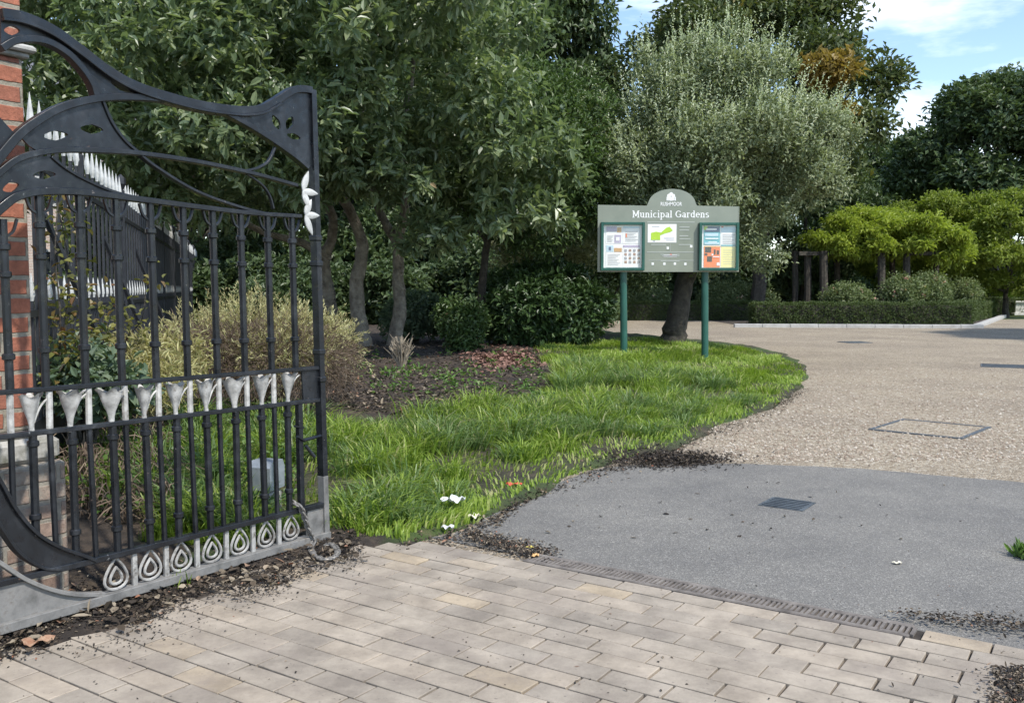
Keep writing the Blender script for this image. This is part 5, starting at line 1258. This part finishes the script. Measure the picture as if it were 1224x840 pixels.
# hooded grey marker behind the gate
q = ground(319, 622, .02); hd = empty('hooded_marker', (q.x, q.y, hz(q.x, q.y)-.02), ga+.3, 'squat grey metal hood on a pale concrete block, seen through the gate bars', 'marker')
mb = MB(); mb.box((-.065, -.06, 0), (.065, .06, .12), bev=.008); mb.build('block', M['concrete'], hd)
pr = [(-.075, .135), (.075, .135), (.078, .25), (.06, .29), (-.045, .29), (-.075, .26)]
mb = MB(); mb.prism(pr, -.07, .07); mb.build('hood', M['galv'], hd)
mb = MB(); mb.loop_tube([(.085+.045*math.sin(t)*.6, -.02, .20+.05*math.cos(t)) for t in [k*math.pi/6 for k in range(12)]], .006, 6); mb.box((-.05, -.045, .12), (.05, .045, .135)); mb.build('handle_ring', M['chain'], hd, True)

# ================================================================== GROUND DETAILS
# drain across the threshold: slotted brick channel
def drain():
    root = empty('drain_channel', (DR0.x, DR0.y, 0), math.atan2(-DV.y, -DV.x), 'worn brown slotted drain between the pavers and the asphalt', 'drain')
    mb = MB(); gr = MB(); x = -.02; wd0, wd1 = -.006, -.135   # local y is -U side? handled by sign
    sgn_ = 1
    ln = 1.68
    # local x runs along the drain to the right; local +y = direction rotated 90deg left of it
    d_ = -DV; nrm_ = Vector((-d_.y, d_.x)); s = 1 if nrm_.dot(U) > 0 else -1
    y0, y1 = sorted((s*-.005, s*-.137))
    mb.box((x, y0, -.02), (ln, y1, .012)); mb.build('slot_bed', M['joint'], root)
    gr.box((x, y0, .006), (ln, y0+.026, .027), bev=.004); gr.box((x, y1-.026, .006), (ln, y1, .028), bev=.004)
    k = 0; xx = x
    while xx < ln:
        gr.box((xx+random.uniform(0, .003), y0+.0265, .005), (xx+.0125+random.uniform(-.0015, .0015), y1-.0265, .026+random.uniform(-.003, .001)), a=random.random()); xx += .0215; k += 1
    gr.build('grating', M['drain_brick'], root)
drain()
# iron covers and frames
def cover(corners, label, name='drain_cover', frame=None):
    c = [ground(*p) for p in corners]; ce = sum(c, Vector())/4; ax = (c[1]-c[0]).to_2d(); w = (ax.length+(c[2]-c[3]).length)/2; h = ((c[3]-c[0]).length+(c[2]-c[1]).length)/2
    root = empty(name, (ce.x, ce.y, 0), math.atan2(ax.y, ax.x), label, 'drain cover')
    if frame:
        mb = MB(); t = frame
        for lo, hi in (((-w/2, -h/2), (w/2, -h/2+t)), ((-w/2, h/2-t), (w/2, h/2)), ((-w/2, -h/2+t), (-w/2+t, h/2-t)), ((w/2-t, -h/2+t), (w/2, h/2-t))): mb.box((*lo, .0), (*hi, .014))
        mb.build('frame', M['iron_cover'], root)
        mb = MB(); mb.add([(-w/2+t, -h/2+t, .009), (w/2-t, -h/2+t, .009), (w/2-t, h/2-t, .009), (-w/2+t, h/2-t, .009)], [[0, 1, 2, 3]]); mb.build('gravel_infill', M['gravel'], root)
    else:
        mb = MB(); mb.box((-w/2, -h/2, -.01), (w/2, h/2, .013)); mb.build('plate', M['iron_cover'], root)
        mb = MB()
        for i in range(6):
            y = -h/2+h*(i+.5)/6; mb.box((-w/2+.02, y-.008, .0131), (w/2-.02, y+.008, .018))
        mb.build('tread', M['iron_cover'], root)
cover([(904, 605), (961, 613), (973, 603), (926, 596)], 'small grey iron cover in the asphalt')
cover([(1036, 514), (1144, 525), (1193, 511), (1078, 503)], 'large gravel filled iron frame set in the gravel', 'manhole_frame', .035)
cover([(1165, 438.5), (1224, 440.5), (1236, 437), (1180, 436)], 'dark sunken iron cover near the right edge of the gravel')
cover([(1005, 410.3), (1033, 410), (1038, 408.5), (1010, 408.8)], 'thin flat iron cover in the gravel before the rose bed')

# leaf litter and dirt
def flakes(name, X, Y, Z, size, m, label, n_up=1.0, kind='stuff', rnd=None):
    n = len(X); P = np.stack([X, Y, Z], 1); a = rdir(n); a[:, 2] *= .25; nn = unit(np.array([0, 0, n_up])+rdir(n)*.45)
    o = leaf_mesh(name, M[m], P, a, nn, size*(.4+1.0*rng.random(n)**2), size*.5*(.5+rng.random(n)), None, rnd, .25, -.1, True); return tag(o, label, 'litter', None, kind)
def px_cloud(n, fn, z=.03):
    q = [ground(*fn(), z) for _ in range(n)]; return np.array([p.x for p in q]), np.array([p.y for p in q])
# strip below the gate: dark crumbs with paler chips
def fs():
    t = random.random(); x = -20+450*t; e = 785-117*t+random.gauss(0, 8)+8*math.sin(t*19); g_ = 768-120*t
    return (x+random.gauss(0, 6), e-abs(random.gauss(0, 1))*max(8, 30-18*t)-3)
X, Y = px_cloud(7500, fs); Z = np.maximum(hgt(X, Y), .027)+rng.random(len(X))*.008; flakes('leaf_litter', X, Y, Z, .017, 'litter', 'dark soil crumbs and dead leaves strewn along the foot of the gate', rnd=rng.random(len(X))**1.9)
def fd():
    c = random.choice(((150, 765, 50, 10), (190, 745, 60, 14), (90, 775, 60, 9), (300, 705, 60, 10), (390, 680, 50, 8), (250, 728, 60, 10)))
    return (random.gauss(c[0], c[2]*.6), random.gauss(c[1], c[3]*.7))
X, Y = px_cloud(350, fd); Z = np.maximum(hgt(X, Y), .027)+rng.random(len(X))*.004; flakes('dirt', X, Y, Z, .013, 'litter', 'scattered black soil spilt from the gate strip onto the pavers', 1.6, rnd=rng.random(len(X))**3*.8)
X, Y = px_cloud(420, fs); flakes('dead_leaves', X, Y, np.maximum(hgt(X, Y), .027)+.008+rng.random(len(X))*.012, .05, 'litter', 'larger dead leaves lying on the dark dirt under the gate', rnd=.3+.7*rng.random(len(X)))
# edge litter between lawn, asphalt and gravel
def fe():
    i = random.randrange(5, len(bpx)-8); a, b_ = bpx[i], bpx[i+1]; t = random.random(); w = .35+.65*(.5+.5*math.sin(i*2.1+t*3))
    return (a[0]+(b_[0]-a[0])*t+random.gauss(0, 10)*w, a[1]+(b_[1]-a[1])*t+random.gauss(2, 5)*w)
X, Y = px_cloud(2300, fe, .012); Z = np.maximum(hgt(X, Y), .010)+rng.random(len(X))*.008; flakes('leaf_litter', X, Y, Z, .028, 'litter', 'brown crumbs and dead leaves along the ragged lawn edge')
def fm(): return (random.gauss(800, 34), random.gauss(549, 4.5))
X, Y = px_cloud(3800, fm, .012); Z = np.maximum(hgt(X, Y), .010)+rng.random(len(X))*.006; flakes('leaf_litter', X, Y, Z, .03, 'litter', 'dark patch of damp soil crumbs where lawn meets asphalt', rnd=rng.random(len(X))**2.2*.7)
def fb(): return (random.uniform(395, 660), random.uniform(412, 500))
X, Y = px_cloud(7000, fb, .2); k = ~turf_at(X, Y); X, Y = X[k], Y[k]; flakes('leaf_litter', X, Y, hgt(X, Y)+rng.random(len(X))*.012, .05, 'litter', 'dead leaves scattered on the dark soil bed')
def frd(): return (random.gauss(598, 22), random.gauss(434, 6.5))
X, Y = px_cloud(1600, frd, .2); flakes('fallen_leaves', X, Y, hgt(X, Y)+rng.random(len(X))*.03, .085, 'redlitter', 'drift of reddish brown fallen leaves on the bed edge')
def fr_():
    t = random.random()**.7; return (1060+240*t+random.gauss(0, 12), 736+20*t+random.gauss(0, 6)*(.4+t))
X, Y = px_cloud(800, fr_, .02); flakes('leaf_litter', X, Y, .027+rng.random(len(X))*.012, .02, 'litter', 'dark leaf litter at the right end of the drain', rnd=rng.random(len(X))**1.5)
def fr2():
    t = random.random(); return (1224-abs(random.gauss(0, 22)), 800+46*t)
X, Y = px_cloud(650, fr2, .02); flakes('leaf_litter', X, Y, .027+rng.random(len(X))*.012, .018, 'litter', 'dark leaf litter on the pavers in the lower right corner', rnd=rng.random(len(X))**1.5)
def ft():
    t = random.random(); return (560+95*t+random.gauss(0, 10), 640+22*t+random.gauss(0, 5))
X, Y = px_cloud(1300, ft, .02); flakes('leaf_litter', X, Y, .016+rng.random(len(X))*.012, .022, 'litter', 'brown leaf crumbs gathered at the left end of the drain')
def fa(): return (random.uniform(0, 1224), random.uniform(640, 840))
X, Y = px_cloud(230, fa, .028); k = sdist(X, Y) < -.02; flakes('dirt', X[k], Y[k], np.full(k.sum(), .0275), .014, 'litter', 'odd specks of dirt scattered over the open pavers', 2.0)
def fg(): return (random.uniform(560, 1224), 395+random.random()**1.5*250)
X, Y = px_cloud(170, fg, .01); k = sdist(X, Y) < -.05; flakes('fallen_leaves', X[k], Y[k], np.full(k.sum(), .012), .035, 'litter', 'odd dead leaves scattered over gravel and asphalt', 2.0)
# loose stones on the gravel
def stones():
    n = 9000; q = [ground(random.uniform(640, 1260), 440+random.random()*112, .004) for _ in range(n)]
    X = np.array([p.x for p in q]); Y = np.array([p.y for p in q]); k = (sdist(X, Y) < .05)
    X, Y = X[k], Y[k]; n = len(X); s = .006+.010*rng.random(n)
    dirs = np.array([[1, 0, 0], [0, 1, 0], [-1, 0, 0], [0, -1, 0], [0, 0, .8], [0, 0, -.5]], float)
    v = np.stack([X, Y, np.full(n, .006)], 1)[:, None, :]+dirs[None]*s[:, None, None]*(.7+.6*rng.random((n, 6, 1)))
    f = np.array([[0, 1, 4], [1, 2, 4], [2, 3, 4], [3, 0, 4]]); loops = (np.arange(n)[:, None, None]*6+f[None]).reshape(-1)
    o = mesh_np('loose_gravel', v.reshape(-1, 3), np.full(n*4, 3), loops, leaf_mat('stone_chip', [(.2, .15, .11), (.36, .29, .22), (.5, .45, .38)], .9, 0), None, {'rnd': np.repeat(rng.random(n), 6)})
    tag(o, 'loose pale stones lying on the gravel', 'gravel', None, 'stuff')
stones()
# litter pieces
def crumple(name, px, py, w, h, m, label, cat, z=.02, lift=.03, rz=0):
    p = ground(px, py, max(z, 0)); n = 9; vs, fs = [], []
    for i in range(n):
        for j in range(n):
            u_, v_ = i/(n-1)-.5, j/(n-1)-.5; e = 1-.18*math.sin(5*u_+3*v_)
            vs.append((u_*w*e, v_*h*e, lift*(.5+.5*math.sin(u_*9+v_*4)*math.cos(v_*7-u_*3))+random.uniform(0, lift*.25)))
    for i in range(n-1):
        for j in range(n-1): fs.append([i*n+j, (i+1)*n+j, (i+1)*n+j+1, i*n+j+1])
    mb = MB(); mb.add(vs, fs); o = mb.build(name, m, None); o.location = (p.x, p.y, max(z, hz(p.x, p.y)+.005)); o.rotation_euler = (0, 0, rz)
    tag(o, label, cat)
crumple('litter_paper', 543, 600, .115, .10, flat('white_tissue', (.82, .82, .83)), 'crumpled white paper lying on the grass edge', 'paper', .11, .035, .9)
crumple('food_wrapper', 615, 585, .09, .05, flat('red_wrapper', (.55, .06, .03)), 'small red wrapper on the lawn edge by the asphalt', 'wrapper', .02, .02)
crumple('paper_scrap', 567, 619, .07, .05, flat('cream_scrap', (.7, .64, .48)), 'small cream scrap lying below the white paper', 'paper', .03, .025, .9)
crumple('paper_scrap', 536, 632, .06, .04, flat('grey_scrap', (.6, .6, .62)), 'small grey white scrap nearest the pavers', 'paper', .03, .02, .2)
crumple('dead_leaf', 46, 770, .10, .05, noise_mat('brown_leaf', [(.22, .09, .045), (.42, .3, .2)], 30, .8, .4, 60), 'large curled brown leaf on the dirt in the lower left corner', 'leaf', .03, .025, .5)
crumple('yellow_leaf', 634, 655, .035, .03, flat('yellow_leaf_skin', (.6, .5, .12)), 'small yellow leaf beside the left end of the drain', 'leaf', .02, .01, .5)
crumple('orange_leaf', 640, 664, .04, .03, flat('orange_leaf_skin', (.6, .36, .14)), 'small orange leaf on the first slot of the drain', 'leaf', .03, .01, 1.5)
crumple('leaf_chip', 1073, 673, .04, .025, flat('pale_leaf_skin', (.62, .58, .45)), 'small pale leaf alone on the right part of the asphalt', 'leaf', .012, .008, .1)
# weed tuft at the right edge of the asphalt
q = ground(1222, 668); n = 160; a = rng.random(n)*6.28; d = np.stack([np.cos(a)*.6, np.sin(a)*.6, .5+rng.random(n)], 1)
wt = empty('weed_tuft', (q.x, q.y, 0), 0, 'green weed tuft growing at the right edge of the asphalt', 'weed')
leaf_mesh('leaves', M['weed'], rng.normal(size=(n, 3))*np.array([.03, .03, .0])+np.array([.03, 0, .008]), d, rdir(n), .06*(.5+rng.random(n)), .02, wt)
# small grass tuft in the gate strip
q = ground(213, 703, .02); n = 26; a = rng.random(n)*6.28; d = np.stack([np.cos(a)*.4, np.sin(a)*.4, .8+rng.random(n)], 1)
wt = empty('grass_tuft', (q.x, q.y, 0.0), 0, 'lone grass tuft in the dirt below the teardrops', 'weed')
leaf_mesh('leaves', M['grass'], rng.normal(size=(n, 3))*np.array([.02, .02, .0])+np.array([0, 0, .02]), d, rdir(n), .065*(.5+rng.random(n)), .006, wt)
